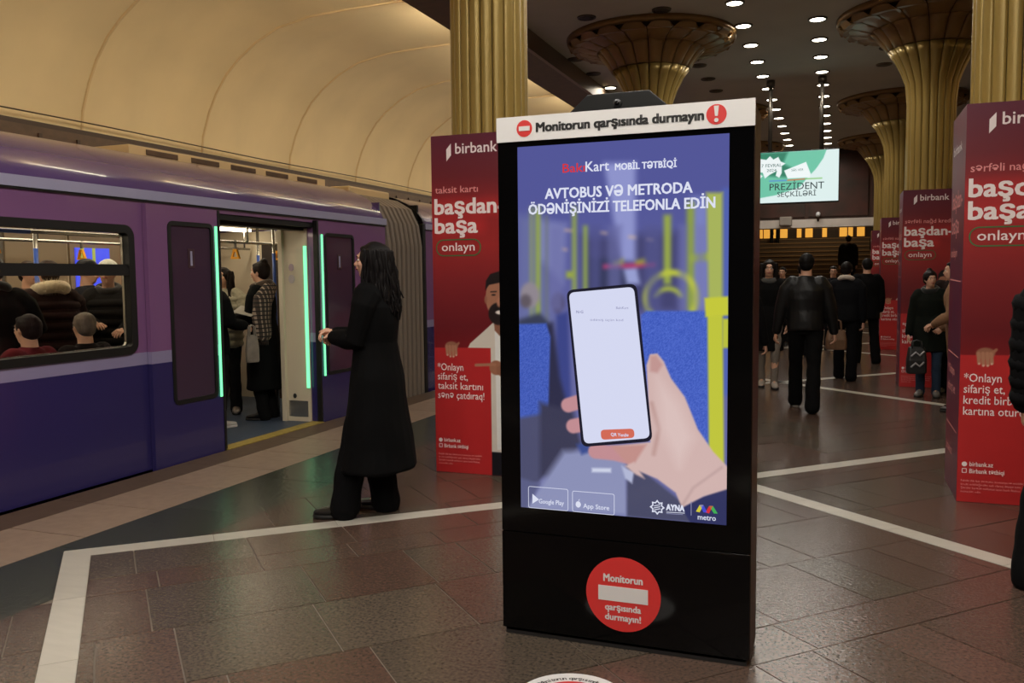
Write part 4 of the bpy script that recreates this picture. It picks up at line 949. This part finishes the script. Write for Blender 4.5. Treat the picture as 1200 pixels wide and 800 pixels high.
SKIN = {'light': mat('skin_light', (206, 160, 134), .5, var=.06, scale=6), 'mid': mat('skin_mid', (182, 134, 108), .5, var=.06, scale=6)}
M_eye = mat('eye_white', (220, 214, 208), .2); M_iris = mat('iris', (28, 18, 14), .1); M_brow = mat('brow', (26, 18, 16), .7); M_lip = mat('lip', (158, 74, 72), .45)
def cloth(name, rgb, rough=.9, sheen=.0, var=.12): return mat('cloth_' + name, rgb, rough, var=var, scale=40, sheen=sheen, bump=.1, bscale=220, spec=.12)

def person(label, loc, rz, H=1.7, skin='light', hair=('short', (20, 15, 14)), top=('coat', (16, 16, 18), .55, .0), legs=((18, 18, 20), .062), shoes=(14, 13, 13),
           lh=(-.24, .03, .80), rh=(.24, .03, .80), feet=((-.10, 0, 0, 8), (.10, 0, 0, -8)), head=(0, 0), sit=False, face=True, lean=0.0, vox=.013, woman=False,
           glossy=False, group=None, curl=.5, collar=None, seed=0, lpole=(-.5, -.7, -.2), rpole=(.5, -.7, -.2), simple=False, sole=None, hemspread=1.0, gap=None):
    """local frame: faces +y, left hand at -x. Built for 1.70 m and scaled."""
    k = H / 1.70; t = empty('person', loc, rz, label, 'person', group); t.scale = (k, k, k)
    sm = SKIN[skin]; sh = .165 if woman else .19; hw = .1 if woman else .095
    hz = .93 if not sit else .50; top_z = 1.41 if not sit else .98
    dz = top_z - 1.41
    lean_y = lambda z: lean * (z - hz)
    def tor(z, rx, ry, dy=0): return (0, dy + lean_y(z + dz), z + dz, rx, ry)
    torso = [tor(.90, .15, .10), tor(.97, .165, .11), tor(1.08, .135 if woman else .15, .095), tor(1.2, .145 if woman else .165, .11, .005), tor(1.30, .16 if woman else .18, .11), tor(1.38, .155 if woman else .175, .085), tor(1.435, .09, .06), tor(1.46, .055, .055)]
    S = [Vector((s_ * sh, lean_y(top_z), top_z - .02)) for s_ in (-1, 1)]
    Hd = Vector((0, lean_y(top_z) + .02 + lean * .1, 1.595 + dz)); rot = Matrix.Rotation(math.radians(head[0]), 3, 'Z') @ Matrix.Rotation(math.radians(head[1]), 3, 'X')
    arms = []
    for s_, hnd, pole, so in ((-1, lh, lpole, S[0]), (1, rh, rpole, S[1])):
        tgt = Vector(hnd) + Vector((0, 0, dz)); e, wv = ik(so, tgt, .285, .255, pole); arms.append((so, e, wv))
    lg = []
    for i, (s_, ft) in enumerate(zip((-1, 1), feet)):
        hp = Vector((s_ * hw, 0, hz - .02)); an = Vector((ft[0], ft[1] - .03, ft[2] + .09)); kn, an = ik(hp, an, .418, .41, (0, 1, .0)); lg.append((hp, kn, an, ft))
    # body: one continuous surface
    b = B(); b.erings(torso, n=16)
    b.tube([(0, Hd.y - .025, 1.42 + dz), (0, Hd.y - .012, 1.54 + dz)], [.056, .052] if woman else [.062, .058], n=12)
    def hp_(p): return Hd + rot @ Vector(p)
    b.ell(hp_((0, -.008, .03)), (.073, .092, .082), rot=rot, n=16); b.ell(hp_((0, .02, -.02)), (.058, .066, .088), rot=rot, n=14); b.ell(hp_((0, .045, -.072)), (.034, .034, .028), rot=rot)
    b.tube([hp_((0, .078, .022)), hp_((0, .092, -.004)), hp_((0, .100, -.016))], [.009, .012, .013], n=8); b.ell(hp_((0, .08, .036)), (.045, .014, .011), rot=rot); b.ell(hp_((0, .083, -.043)), (.02, .012, .011), rot=rot)
    for s_ in (-1, 1): b.ell(hp_((s_ * .074, -.004, .0)), (.008, .018, .03), rot=rot, n=8); b.ell(hp_((s_ * .036, .062, -.012)), (.022, .02, .02), rot=rot, n=8)
    for so, e, wv in arms: b.tube([Vector((so.x * .8, so.y, so.z - .03)), so + (e - so) * .25, e, wv], [.04, .045, .04, .028], n=10); b.tube([e, e + (wv - e) * .35, wv], [.04, .042, .027], n=10)
    for s_, (so, e, wv) in zip((-1, 1), arms):
        fd = (wv - e).normalized(); b.tube([wv - fd * .02, wv + fd * .055], [.027, .032], n=10, flat=.5, hint=(-s_, 0, .2))
    for hp, kn, an, ft in lg: b.tube([hp, hp + (kn - hp) * .3, kn, kn + (an - kn) * .35, an], [.078, .078, .054, .053, .036], n=10); b.tube([an, Vector((ft[0], ft[1] + .06, ft[2] + .05))], [.034, .026], n=8)
    me = remesh(b, vox, sm, 'body', 3)
    fb_ = B()
    for s_, (so, e, wv) in zip((-1, 1), arms):
        fd = (wv - e).normalized(); hand_shapes(fb_, wv, fd, (-s_, .15, 0) if abs(fd.z) > .6 else (-s_ * .3, 0, -.9), curl, 1.0 if not woman else .93, side=-s_)
    hm = fb_.mesh('h', sm); recalc(hm); bm = bmesh.new(); bm.from_mesh(me); bm.from_mesh(hm); bm.to_mesh(me); bm.free(); bpy.data.meshes.remove(hm)
    for p_ in me.polygons: p_.use_smooth = True
    link('body', me, t)
    if face:
        for s_ in (-1, 1):
            q = B(); q.ell(hp_((s_ * .030, .076, .012)), (.0135, .008, .0075), rot=rot, n=10); q.ell(hp_((s_ * .030, .0825, .012)), (.0062, .0035, .0066), rot=rot, n=8, mi=1); q.obj('eye', [M_eye, M_iris], t)
            q = B(); q.tube([hp_((s_ * .014, .089, .032)), hp_((s_ * .032, .087, .037)), hp_((s_ * .05, .076, .031))], [.0038, .0042, .0025], n=6); q.obj('eyebrow', M_brow, t)
        q = B(); q.tube([hp_((-.021, .086, -.045)), hp_((0, .0945, -.043)), hp_((.021, .086, -.045))], [.0035, .006, .0035], n=6); q.obj('mouth', M_lip, t)
    # trousers
    lc, lr = legs[0], legs[1]
    if lc:
        lm = cloth('legs%d_%d_%d' % lc, lc)
        b = B(); b.erings([(0, lean_y(.9), (.84 if not sit else hz - .1), .13, .1), (0, 0, hz + .02, .165, .118), (0, 0, hz + .10, .15, .108), (0, lean_y(1.1), hz + .12, .12, .09)], n=14)
        for hp, kn, an, ft in lg:
            low = an + (an - kn).normalized() * .045
            b.tube([hp, hp + (kn - hp) * .4, kn, kn + (low - kn) * .5, low], [.098, .09, max(.066, lr * .95), lr, lr * 1.02], n=12)
        link('trousers', remesh(b, vox, lm, 'trousers', 2, .004, (5, 5, 5), seed), t)
    # shoes
    shm = mat('leather%d_%d_%d' % shoes, shoes, .35); som = mat('sole%s' % (str(sole) if sole else ''), sole or (20, 19, 18), .7)
    for hp, kn, an, ft in lg:
        q = B(); a = math.radians(ft[3]); R = Matrix.Rotation(a, 3, 'Z'); rr = []; sr = []
        for y, w_, h in ((-.085, .022, .05), (-.075, .034, .085), (-.03, .039, .105), (.02, .042, .085), (.07, .047, .06), (.12, .046, .05), (.155, .034, .042), (.172, .014, .032)):
            ring = []; sring = []
            for j in range(12):
                th = 2 * math.pi * j / 12; x = w_ * math.cos(th); z = h / 2 + .012 + h / 2 * math.sin(th) * (1 if math.sin(th) > 0 else .9); v_ = R @ Vector((x, y, z)); ring.append((ft[0] + v_.x, ft[1] + v_.y, ft[2] + v_.z))
                z = .012 + .013 * (1 if math.sin(th) > 0 else -1) * min(1, abs(math.sin(th)) * 3); v_ = R @ Vector((x * 1.06, y * 1.02, z)); sring.append((ft[0] + v_.x, ft[1] + v_.y, ft[2] + v_.z))
            rr.append(ring); sr.append(sring)
        q.loft(rr, mi=0); q.loft(sr, mi=1); q.obj('shoe', [shm, som], t)
    # upper garment
    kind, tc, hem, spread = top; b = B()
    tm = cloth('top%d_%d_%d' % tc, tc) if not glossy else mat('leather_top%d' % tc[0], tc, .46, bump=.25, bscale=26, var=.15, scale=12, spec=.3)
    g = {'coat': .026, 'jacket': .03, 'puffer': .05}[kind]
    hem_z = hem
    if not sit:
        rows = [tor(hem_z, .19 * spread, .15 * spread), tor(hem_z + .02, .195 * spread, .155 * spread)]
        zz = [z for z in (.45, .6, .75, .88) if z > hem_z + .08]
        for z in zz: f_ = (z - hem_z) / (1.0 - hem_z); rows.append(tor(z, (.19 * spread) * (1 - f_) + (.175 + g) * f_, (.15 * spread) * (1 - f_) + (.125 + g) * f_))
    else: rows = [tor(.86, .19, .14), tor(.9, .2, .15)]
    rows += [tor(.99, .165 + g, .12 + g), tor(1.1, (.145 if woman else .16) + g, .105 + g), tor(1.22, .155 + g if woman else .175 + g, .115 + g), tor(1.32, (.17 if woman else .19) + g * .9, .112 + g * .8), tor(1.39, .16 + g * .5 if woman else .18 + g * .5, .09 + g * .5), tor(1.44, .1 + g * .4, .07 + g * .3), tor(1.475, .066, .066)]
    b.erings(rows, n=20)
    for so, e, wv in arms:
        d = (wv - e).normalized(); up = (e - so).normalized()
        b.tube([so - Vector((so.x * .25, 0, .0)), so + up * .06, e, e + d * .1, wv - d * .012], [.075 + g * .5, .066 + g * .5, .05 + g * .6, .048 + g * .55, .04 + g * .4], n=12)
    if sit:   # the coat falls over the lap
        for hp, kn, an, ft in lg: b.tube([hp + Vector((0, -.02, .02)), hp + (kn - hp) * .55 + Vector((0, 0, .03))], [.12, .1], n=12)
    link(kind if kind != 'puffer' else 'puffer_jacket', remesh(b, vox, tm, kind, 2, .006 if kind != 'puffer' else .0, (4, 4, 2.2), seed), t)
    if kind == 'puffer':    # quilted rolls around body and sleeves
        q = B()
        z = hem_z + .05
        while z < 1.34:
            i = max(i_ for i_ in range(len(rows)) if rows[i_][2] - dz <= z or i_ == 0); a_, c_ = rows[i], rows[min(i + 1, len(rows) - 1)]; f_ = (z + dz - a_[2]) / max(1e-6, c_[2] - a_[2])
            rx, ry, cy = a_[3] * (1 - f_) + c_[3] * f_, a_[4] * (1 - f_) + c_[4] * f_, a_[1] * (1 - f_) + c_[1] * f_
            ring = [(rx * math.cos(2 * math.pi * j / 24), cy + ry * math.sin(2 * math.pi * j / 24), z + dz) for j in range(25)]
            q.tube(ring, .034, n=8, ends=False, flat=.6, hint=(1, 0, 0)) if False else q.loft([[((rx + dd) * math.cos(2 * math.pi * j / 24), cy + (ry + dd) * math.sin(2 * math.pi * j / 24), z + dz + h_) for j in range(24)] for h_, dd in ((-.042, -.02), (-.03, .005), (0, .017), (.03, .005), (.042, -.02))], caps=False)
            z += .085
        for so, e, wv in arms:
            for p0, p1, r0, r1 in ((so, e, .09, .082), (e, wv, .08, .064)):
                L = (p1 - p0).length; n_ = max(2, int(L / .075))
                for i in range(n_):
                    c0 = p0 + (p1 - p0) * ((i + .1) / n_); c1 = p0 + (p1 - p0) * ((i + .5) / n_); c2 = p0 + (p1 - p0) * ((i + .9) / n_); r_ = r0 + (r1 - r0) * i / n_
                    q.tube([c0, c1, c2], [r_ * .93, r_ * 1.06, r_ * .93], n=12, ends=False)
        q.obj('quilting', tm, t)
    if collar:
        q = B(); cm = cloth('col%d_%d_%d' % collar[1], collar[1], sheen=.4); rr = []
        fur = collar[0] == 'fur'
        ring = [((.085 + .02 * fur) * math.cos(2 * math.pi * j / 20), lean_y(top_z) - .01 + (.08 + .03 * fur) * math.sin(2 * math.pi * j / 20), 1.445 + dz + (.02 - .03 * math.sin(2 * math.pi * j / 20))) for j in range(21)]
        q.tube(ring, .055 if fur else (.036 if collar[0] == 'scarf' else .026), n=10, ends=False)
        if fur:
            for i in range(700):
                a = R_.uniform(0, 2 * math.pi); c0 = Vector(((.105) * math.cos(a), lean_y(top_z) - .01 + .11 * math.sin(a), 1.445 + dz + (.02 - .03 * math.sin(a)))); d = Vector((R_.gauss(0, 1), R_.gauss(0, 1), R_.gauss(0, 1))).normalized()
                q.add([c0 + d * .045 + Vector((.003, 0, 0)), c0 + d * .045 + Vector((-.003, .002, 0)), c0 + d * .082], [(0, 1, 2)])
        q.obj({'fur': 'fur_hood', 'scarf': 'scarf'}.get(collar[0], 'collar'), cm, t)
    # hair
    hk, hc = hair; q = B(); hmm = mat('hair%d_%d_%d' % hc, hc, .55, spec=.15, var=.3, scale=30, stretch=(1, 1, .2), bump=.3, bscale=60)
    if hk in ('short', 'long', 'bun', 'grey'):
        big = .012 if hk == 'short' else .02
        q.ell(hp_((0, -.022, .036)), (.077 + big * .6, .088 + big * .6, .078 + big), rot=rot, n=16); q.ell(hp_((0, -.045, -.005)), (.07 + big * .5, .062 + big * .5, .07), rot=rot, n=12); q.ell(hp_((0, .035, .083)), (.056, .04, .026), rot=rot)
    if hk == 'beanie':
        q.ell(hp_((0, -.012, .055)), (.092, .108, .088), rot=rot, n=16); q.tube([hp_((.09 * math.cos(2 * math.pi * j / 16), -.012 + .105 * math.sin(2 * math.pi * j / 16), .035)) for j in range(17)], .018, n=8, ends=False)
    if hk == 'bun':
        q.ell(hp_((0, -.05, .125)), (.04, .04, .036), rot=rot)
    if hk == 'long':
        q.ell(hp_((0, -.03, .03)), (.096, .11, .098), rot=rot, n=16)
        q.tube([hp_((0, -.055, .0)), hp_((0, -.075, -.10)), hp_((0, -.10, -.20)), hp_((.02, -.125, -.29)), hp_((.03, -.15, -.35))], [.092, .108, .105, .08, .04], n=14, flat=.62, hint=rot @ Vector((0, 1, 0)))
        for s_ in (-1, 1): q.tube([hp_((s_ * .05, .02, .075)), hp_((s_ * .078, .0, .0)), hp_((s_ * .08, -.02, -.1)), hp_((s_ * .085, -.03, -.2))], [.02, .026, .03, .02], n=8)
    me = remesh(q, max(.007, vox * .6), hmm, 'hair', 2, .003, (14, 14, 2), seed)
    if hk == 'long':
        b2 = B()
        for i in range(110):
            a = R_.uniform(-2.1, 2.1); sx = math.sin(a); cy_ = -math.cos(a); r0 = R_.uniform(.092, .108); ln = R_.uniform(.28, .42); ph = R_.uniform(0, 6); pts = []
            for j in range(8):
                f_ = j / 7; rr_ = r0 + .016 * f_ + .014 * math.sin(ph + f_ * 12) * f_ ** .5; zz_ = .07 - ln * f_
                pts.append(hp_((sx * rr_ + .006 * math.sin(ph * 2 + f_ * 9), -.02 + cy_ * rr_ * .95 - .055 * f_ * (cy_ < .2), zz_)))
            b2.tube(pts, [.014 - .009 * (j / 7) for j in range(8)], n=6)
        hm = b2.mesh('h', hmm); bm = bmesh.new(); bm.from_mesh(me); bm.from_mesh(hm); bm.to_mesh(me); bm.free(); bpy.data.meshes.remove(hm)
        for p_ in me.polygons: p_.use_smooth = True
    link('hair' if hk != 'beanie' else 'knitted_hat', me, t)
    t['_'] = 0; del t['_']
    return t, dict(arms=arms, head=Hd, k=k)

BLK = (14, 14, 15)
# the woman by the train, seen from behind her left shoulder
w1, _ = person('woman in long black coat standing beside the train with hands clasped', (-2.715, 4.78, .002), math.radians(99), 1.70, hair=('long', (18, 15, 16)), top=('coat', (8, 8, 9), .30, 1.55), woman=True,
       legs=((11, 11, 13), .092), shoes=(12, 11, 11), hemspread=1.0, lh=(-.03, .27, 1.13), rh=(.03, .29, 1.15), lpole=(-.6, -.6, -.9), rpole=(.6, -.6, -.9), feet=((-.13, .21, 0, 8), (.10, .03, 0, -15)), head=(8, 3), curl=.9, vox=.008, seed=1)
# two passengers in the doorway and one beyond
person('woman in black coat and plaid scarf standing in the train doorway', (-5.77, 7.74, .0), math.radians(100), 1.67, hair=('bun', (28, 20, 17)), top=('coat', (9, 10, 10), .33, 1.25), legs=((14, 14, 14), .07), woman=True, collar=('scarf', (66, 54, 44)),
       lh=(-.12, .26, 1.12), rh=(.14, .28, 1.05), lpole=(-.6, -.6, -.9), rpole=(.6, -.6, -.9), seed=2, head=(5, 0))
def plaid():
    m = mat('plaid', (60, 50, 42), .9); nt = m.node_tree; N, L = nt.nodes, nt.links; tc = [n for n in N if n.type == 'TEX_COORD'][0]; prev = None
    for dr, col in (('X', (150, 132, 116)), ('Z', (22, 20, 20))):
        w_ = N.new('ShaderNodeTexWave'); w_.bands_direction = dr; w_.inputs['Scale'].default_value = 7; w_.inputs['Distortion'].default_value = 1.0; L.new(tc.outputs['Object'], w_.inputs[0])
        rr = N.new('ShaderNodeValToRGB'); rr.color_ramp.elements[0].position = .72; rr.color_ramp.elements[1].position = .86; L.new(w_.outputs['Fac'], rr.inputs[0])
        mx = N.new('ShaderNodeMix'); mx.data_type = 'RGBA'; L.new(rr.outputs[0], mx.inputs['Factor']); mx.inputs['B'].default_value = lin(col) + (1,); mx.inputs['A'].default_value = lin((62, 50, 42)) + (1,)
        if prev: L.new(prev, mx.inputs['A'])
        prev = mx.outputs['Result']
    L.new(prev, N['Principled BSDF'].inputs['Base Color']); return m
q = B(); q.tube([(.06, -.1, 1.46), (-.06, -.12, 1.42), (-.17, -.09, 1.30), (-.19, -.08, 1.12), (-.2, -.1, .96)], [.06, .085, .12, .12, .11], n=14, flat=.45, hint=(-.8, -.6, 0)); q.tube([(.1, .02, 1.45), (0, .09, 1.44), (-.1, .04, 1.44)], .05, n=10)
for i in range(9): q.tube([(-.215 - .003 * i, -.16 + i * .02, .93), (-.22, -.16 + i * .02, .83)], .006, n=5)
q.obj('plaid_shawl', plaid(), bpy.data.objects['person.001'])
person('passenger in black seen from behind at the left side of train doorway', (-5.92, 7.12, .0), math.radians(-20), 1.62, hair=('short', (22, 17, 15)), top=('jacket', (9, 9, 11), .78, 1.0), legs=((22, 22, 24), .07), shoes=(190, 184, 176), sole=(210, 205, 198),
       lh=(-.1, .3, 1.1), rh=(.16, .28, 1.08), lpole=(-.6, -.4, -.9), rpole=(.6, -.4, -.9), seed=3, head=(20, 0))
person('woman in pale quilted jacket with headband inside the train doorway', (-6.42, 7.92, .0), math.radians(-150), 1.62, hair=('long', (28, 20, 17)), top=('puffer', (156, 150, 130), .78, 1.0), legs=((24, 24, 26), .07), woman=True,
       lh=(-.12, .28, 1.1), rh=(.14, .26, 1.15), lpole=(-.6, -.4, -.9), rpole=(.6, -.4, -.9), seed=4, head=(-20, 8), shoes=(120, 110, 100))
person('passenger in brown coat behind the others in the train doorway', (-6.95, 8.25, .0), math.radians(170), 1.64, hair=('short', (30, 22, 18)), top=('coat', (44, 34, 30), .5, 1.0), seed=5)
# passengers behind the saloon window
person('seated grey haired passenger whose back is against the saloon window', (-5.52, 5.16, .0), math.radians(78), 1.66, sit=True, hair=('short', (112, 100, 90)), top=('jacket', (30, 24, 24), .8, 1.0), feet=((-.10, .45, 0, 0), (.10, .45, 0, 0)), lh=(-.12, .3, .95), rh=(.12, .3, .95), seed=6)
person('seated dark haired passenger in dark red whose back is against the saloon window', (-5.52, 4.66, .0), math.radians(95), 1.67, sit=True, hair=('short', (34, 24, 24)), top=('jacket', (92, 28, 34), .8, 1.0), feet=((-.10, .45, 0, 0), (.10, .45, 0, 0)), lh=(-.12, .3, .95), rh=(.12, .3, .95), seed=7)
person('standing passenger in dark parka with pale fur hood behind the window', (-6.12, 5.38, .0), math.radians(70), 1.66, hair=('short', (48, 34, 28)), top=('puffer', (44, 30, 28), .6, 1.0), collar=('fur', (206, 190, 160)), lh=(-.2, .3, 1.15), rh=(.15, .3, 1.3), rpole=(.6, -.2, -.9), seed=8)
person('standing woman in white knitted hat behind the saloon window', (-6.1, 5.98, .0), math.radians(-140), 1.66, hair=('beanie', (206, 206, 196)), top=('puffer', (34, 32, 32), .6, 1.0), woman=True, collar=('scarf', (36, 32, 30)), lh=(-.14, .28, 1.1), rh=(.1, .28, 1.15), head=(-10, 8), seed=9)
person('standing passenger in black at left end of the saloon window', (-6.0, 4.78, .0), math.radians(60), 1.68, hair=('short', (18, 15, 15)), top=('jacket', (22, 21, 22), .7, 1.05), collar=('scarf', (26, 26, 28)), lh=(-.2, .2, 1.0), rh=(.2, .3, 1.1), seed=10)
person('standing passenger beside the pole behind the fur hood', (-6.75, 5.72, .0), math.radians(-100), 1.67, hair=('short', (56, 40, 32)), top=('coat', (126, 98, 84), .6, 1.0), lh=(-.2, .2, 1.0), rh=(.2, .3, 1.1), seed=11)
person('standing passenger in dark jacket at right end of the saloon window', (-6.3, 6.5, .0), math.radians(-120), 1.62, hair=('short', (30, 22, 20)), top=('jacket', (34, 30, 30), .7, 1.0), lh=(-.12, .28, 1.15), rh=(.12, .26, 1.1), seed=12)
person('standing passenger in grey behind the left end of the saloon window', (-6.7, 5.05, .0), math.radians(-80), 1.64, hair=('long', (40, 28, 24)), top=('coat', (120, 104, 98), .6, 1.0), woman=True, seed=13)
person('standing passenger in dark cap behind the woman in white hat', (-6.75, 6.35, .0), math.radians(-60), 1.68, hair=('beanie', (24, 24, 28)), top=('jacket', (36, 36, 42), .6, 1.0), seed=14)
# the crowd on the right
person('man in black leather jacket walking away, nearest in the passage right of display', (-.33, 9.95, .002), math.radians(2), 1.70, hair=('short', (16, 14, 14)), top=('jacket', (10, 10, 11), .88, 1.0), glossy=True, legs=((9, 9, 10), .078), sole=(96, 92, 88),
       feet=((-.10, .28, .0, 5), (.08, -.18, .02, -4)), lh=(-.31, .02, .84), rh=(.30, .05, .83), seed=15, face=False)
person('long haired woman facing the camera close to the right edge of display', (-.86, 11.9, .002), math.radians(186), 1.66, hair=('long', (24, 18, 16)), top=('coat', (10, 10, 11), .5, 1.05), woman=True, collar=('scarf', (74, 74, 72)), legs=((120, 112, 104), .05), shoes=(170, 160, 150),
       feet=((-.08, .12, 0, 4), (.08, -.08, 0, -4)), seed=16, vox=.011)
person('man in dark jacket with pale fleece collar walking away', (.10, 13.0, .002), math.radians(-6), 1.64, hair=('short', (20, 16, 15)), top=('jacket', (15, 16, 19), .86, 1.0), collar=('scarf', (190, 178, 164)), legs=((11, 11, 13), .08), feet=((-.10, .2, 0, 5), (.10, -.12, 0, -4)), seed=17, face=False)
person('broad man in black coat walking away beside the small red box', (.44, 15.6, .002), math.radians(12), 1.72, hair=('short', (18, 15, 15)), top=('coat', (9, 9, 11), .72, 1.1), legs=((10, 10, 11), .08), feet=((-.13, .1, 0, 5), (.13, -.1, 0, -4)), lh=(-.26, .12, .95), seed=18, face=False)
person('person in dark coat mostly hidden behind the right side of the display', (-.93, 8.6, .002), math.radians(4), 1.60, hair=('short', (20, 16, 15)), top=('coat', (10, 10, 12), .6, 1.0), lh=(-.28, .02, .82), rh=(.30, .12, .84), seed=19, face=False, woman=True)
person('girl in dark green parka with hair in a bun in front of the red box', (1.03, 11.5, .002), math.radians(170), 1.50, hair=('bun', (26, 18, 16)), top=('jacket', (17, 21, 17), .62, 1.1), collar=('scarf', (20, 22, 22)), woman=True, legs=((44, 58, 78), .06), shoes=(88, 86, 84),
       lh=(-.05, .2, 1.0), rh=(.25, .05, .84), head=(25, 0), seed=20)
person('woman in beige coat leaning to the girl, half hidden by the large red box', (1.23, 10.35, .002), math.radians(75), 1.60, hair=('short', (26, 18, 16)), top=('coat', (132, 100, 76), .36, 1.15), woman=True, legs=((20, 20, 22), .065), lh=(-.12, .26, 1.0), rh=(.1, .2, .95), seed=21, lean=.12)
person('man with dark hair facing the camera behind the girl', (1.30, 11.72, .002), math.radians(170), 1.62, hair=('short', (22, 16, 15)), top=('jacket', (40, 30, 28), .8, 1.0), seed=22)
person('man in dark quilted jacket standing cropped at the right picture edge', (1.05, 4.62, .002), math.radians(-12), 1.70, hair=('short', (20, 16, 15)), top=('puffer', (13, 13, 15), .80, 1.0), legs=((11, 11, 13), .085), feet=((-.17, 0, 0, 6), (.07, -.02, 0, -6)), lh=(-.22, .08, .84), seed=23, vox=.011)
person('distant person in dark clothes behind the leather jacket man', (-.62, 16.5, .002), math.radians(0), 1.66, hair=('short', (24, 18, 16)), top=('jacket', (30, 30, 34), .8, 1.0), seed=24, face=False)
person('distant person with dark hair left of the fleece collar man', (-.1, 18.2, .002), math.radians(180), 1.62, hair=('short', (24, 18, 16)), top=('coat', (26, 26, 30), .6, 1.0), seed=25)
person('distant person beside the woman with long hair', (-1.1, 19.0, .002), math.radians(170), 1.62, hair=('short', (24, 18, 16)), top=('coat', (38, 34, 34), .6, 1.0), seed=26)
for x, i, ry, lb, c in ((.25, 5, 0, 'dark figure on the lower steps of the staircase', (24, 22, 24)), (1.15, 8, 175, 'large dark figure on the middle steps of the staircase', (18, 17, 18)), (1.95, 7, 180, 'figure in amber brown on the staircase next to the column', (120, 84, 44)), (-2.1, 16, 0, 'dark figure at the top of the staircase on the left', (18, 17, 18))):
    person(lb, (x, 25.8 + i * .34 + .2, (i + 1) * .15 + .002), math.radians(ry), 1.7, hair=('short', (22, 17, 15)), top=('coat', c, .6, 1.1), seed=30 + i, vox=.016, face=False)

# ------------------------------------------------------------------ things carried
def bag(name, label, cat, loc, rz, w, h, d, rgb, strap_h, handle=True, rough=.5, marks=None):
    t = empty(name, loc, rz, label, cat); m = mat('bag%d_%d' % (rgb[0], rgb[1]), rgb, rough, var=.2, scale=14); q = B()
    q.loft([[(x * w / 2 * a, y * d / 2 * c, z * h) for x, y in ((-1, -.6), (-.8, -1), (.8, -1), (1, -.6), (1, .6), (.8, 1), (-.8, 1), (-1, .6))] for z, a, c in ((0, .9, .9), (.06, 1, 1), (.5, 1, 1.02), (.9, .86, .6), (1, .8, .4))], smooth=False)
    q.obj('bag_body', m, t, bevel=.01)
    for y in (-d * .25, d * .25):
        q = B(); q.tube([(-w * .25, y, h * .97), (-w * .2, y, h + strap_h * .8), (0, y * .3, h + strap_h), (w * .2, y, h + strap_h * .8), (w * .25, y, h * .97)], .008, n=6); q.obj('handle', m, t)
    if marks:
        for zz in marks:
            q = B(); q.tube([(-w * .3, -d / 2 - .004, h * (zz - .08)), (-w * .1, -d / 2 - .006, h * (zz + .06)), (w * .1, -d / 2 - .006, h * (zz - .06)), (w * .3, -d / 2 - .004, h * (zz + .08))], .012, n=6); q.obj('pale_print', mat('bag_print', (150, 148, 150), .6), t)
    return t
bag('handbag', 'brown handbag hanging from the hand of the fleece collar man', 'bag', (-.02, 12.1, .50), .2, .26, .26, .12, (104, 76, 54), .14)
bag('backpack', 'small black backpack with pale print held low by the girl', 'bag', (.88, 11.28, .30), .1, .22, .32, .14, (22, 22, 24), .08, marks=(.35, .75))
bag('carrier_bag', 'pale crumpled bag held in the train doorway in front of the woman', 'bag', (-5.56, 7.27, .66), 1.2, .14, .28, .06, (124, 116, 106), .1)
b = B(); b.box(-.1, .1, -.15, .15, 0, .004); n_ = b.obj('newspaper', mat('paper', (150, 144, 132), .7, var=.1, scale=30)); tag(n_, 'pale folded paper held by passengers in the train doorway', 'paper'); n_.location = (-5.8, 7.5, 1.17); n_.rotation_euler = (.2, .25, .4)
for o in list(bpy.data.objects):
    if o.type == 'EMPTY' and o.parent is None and not o.children: print('EMPTY WITHOUT PARTS', o.name)
bpy.data.scenes.remove(TMPS)
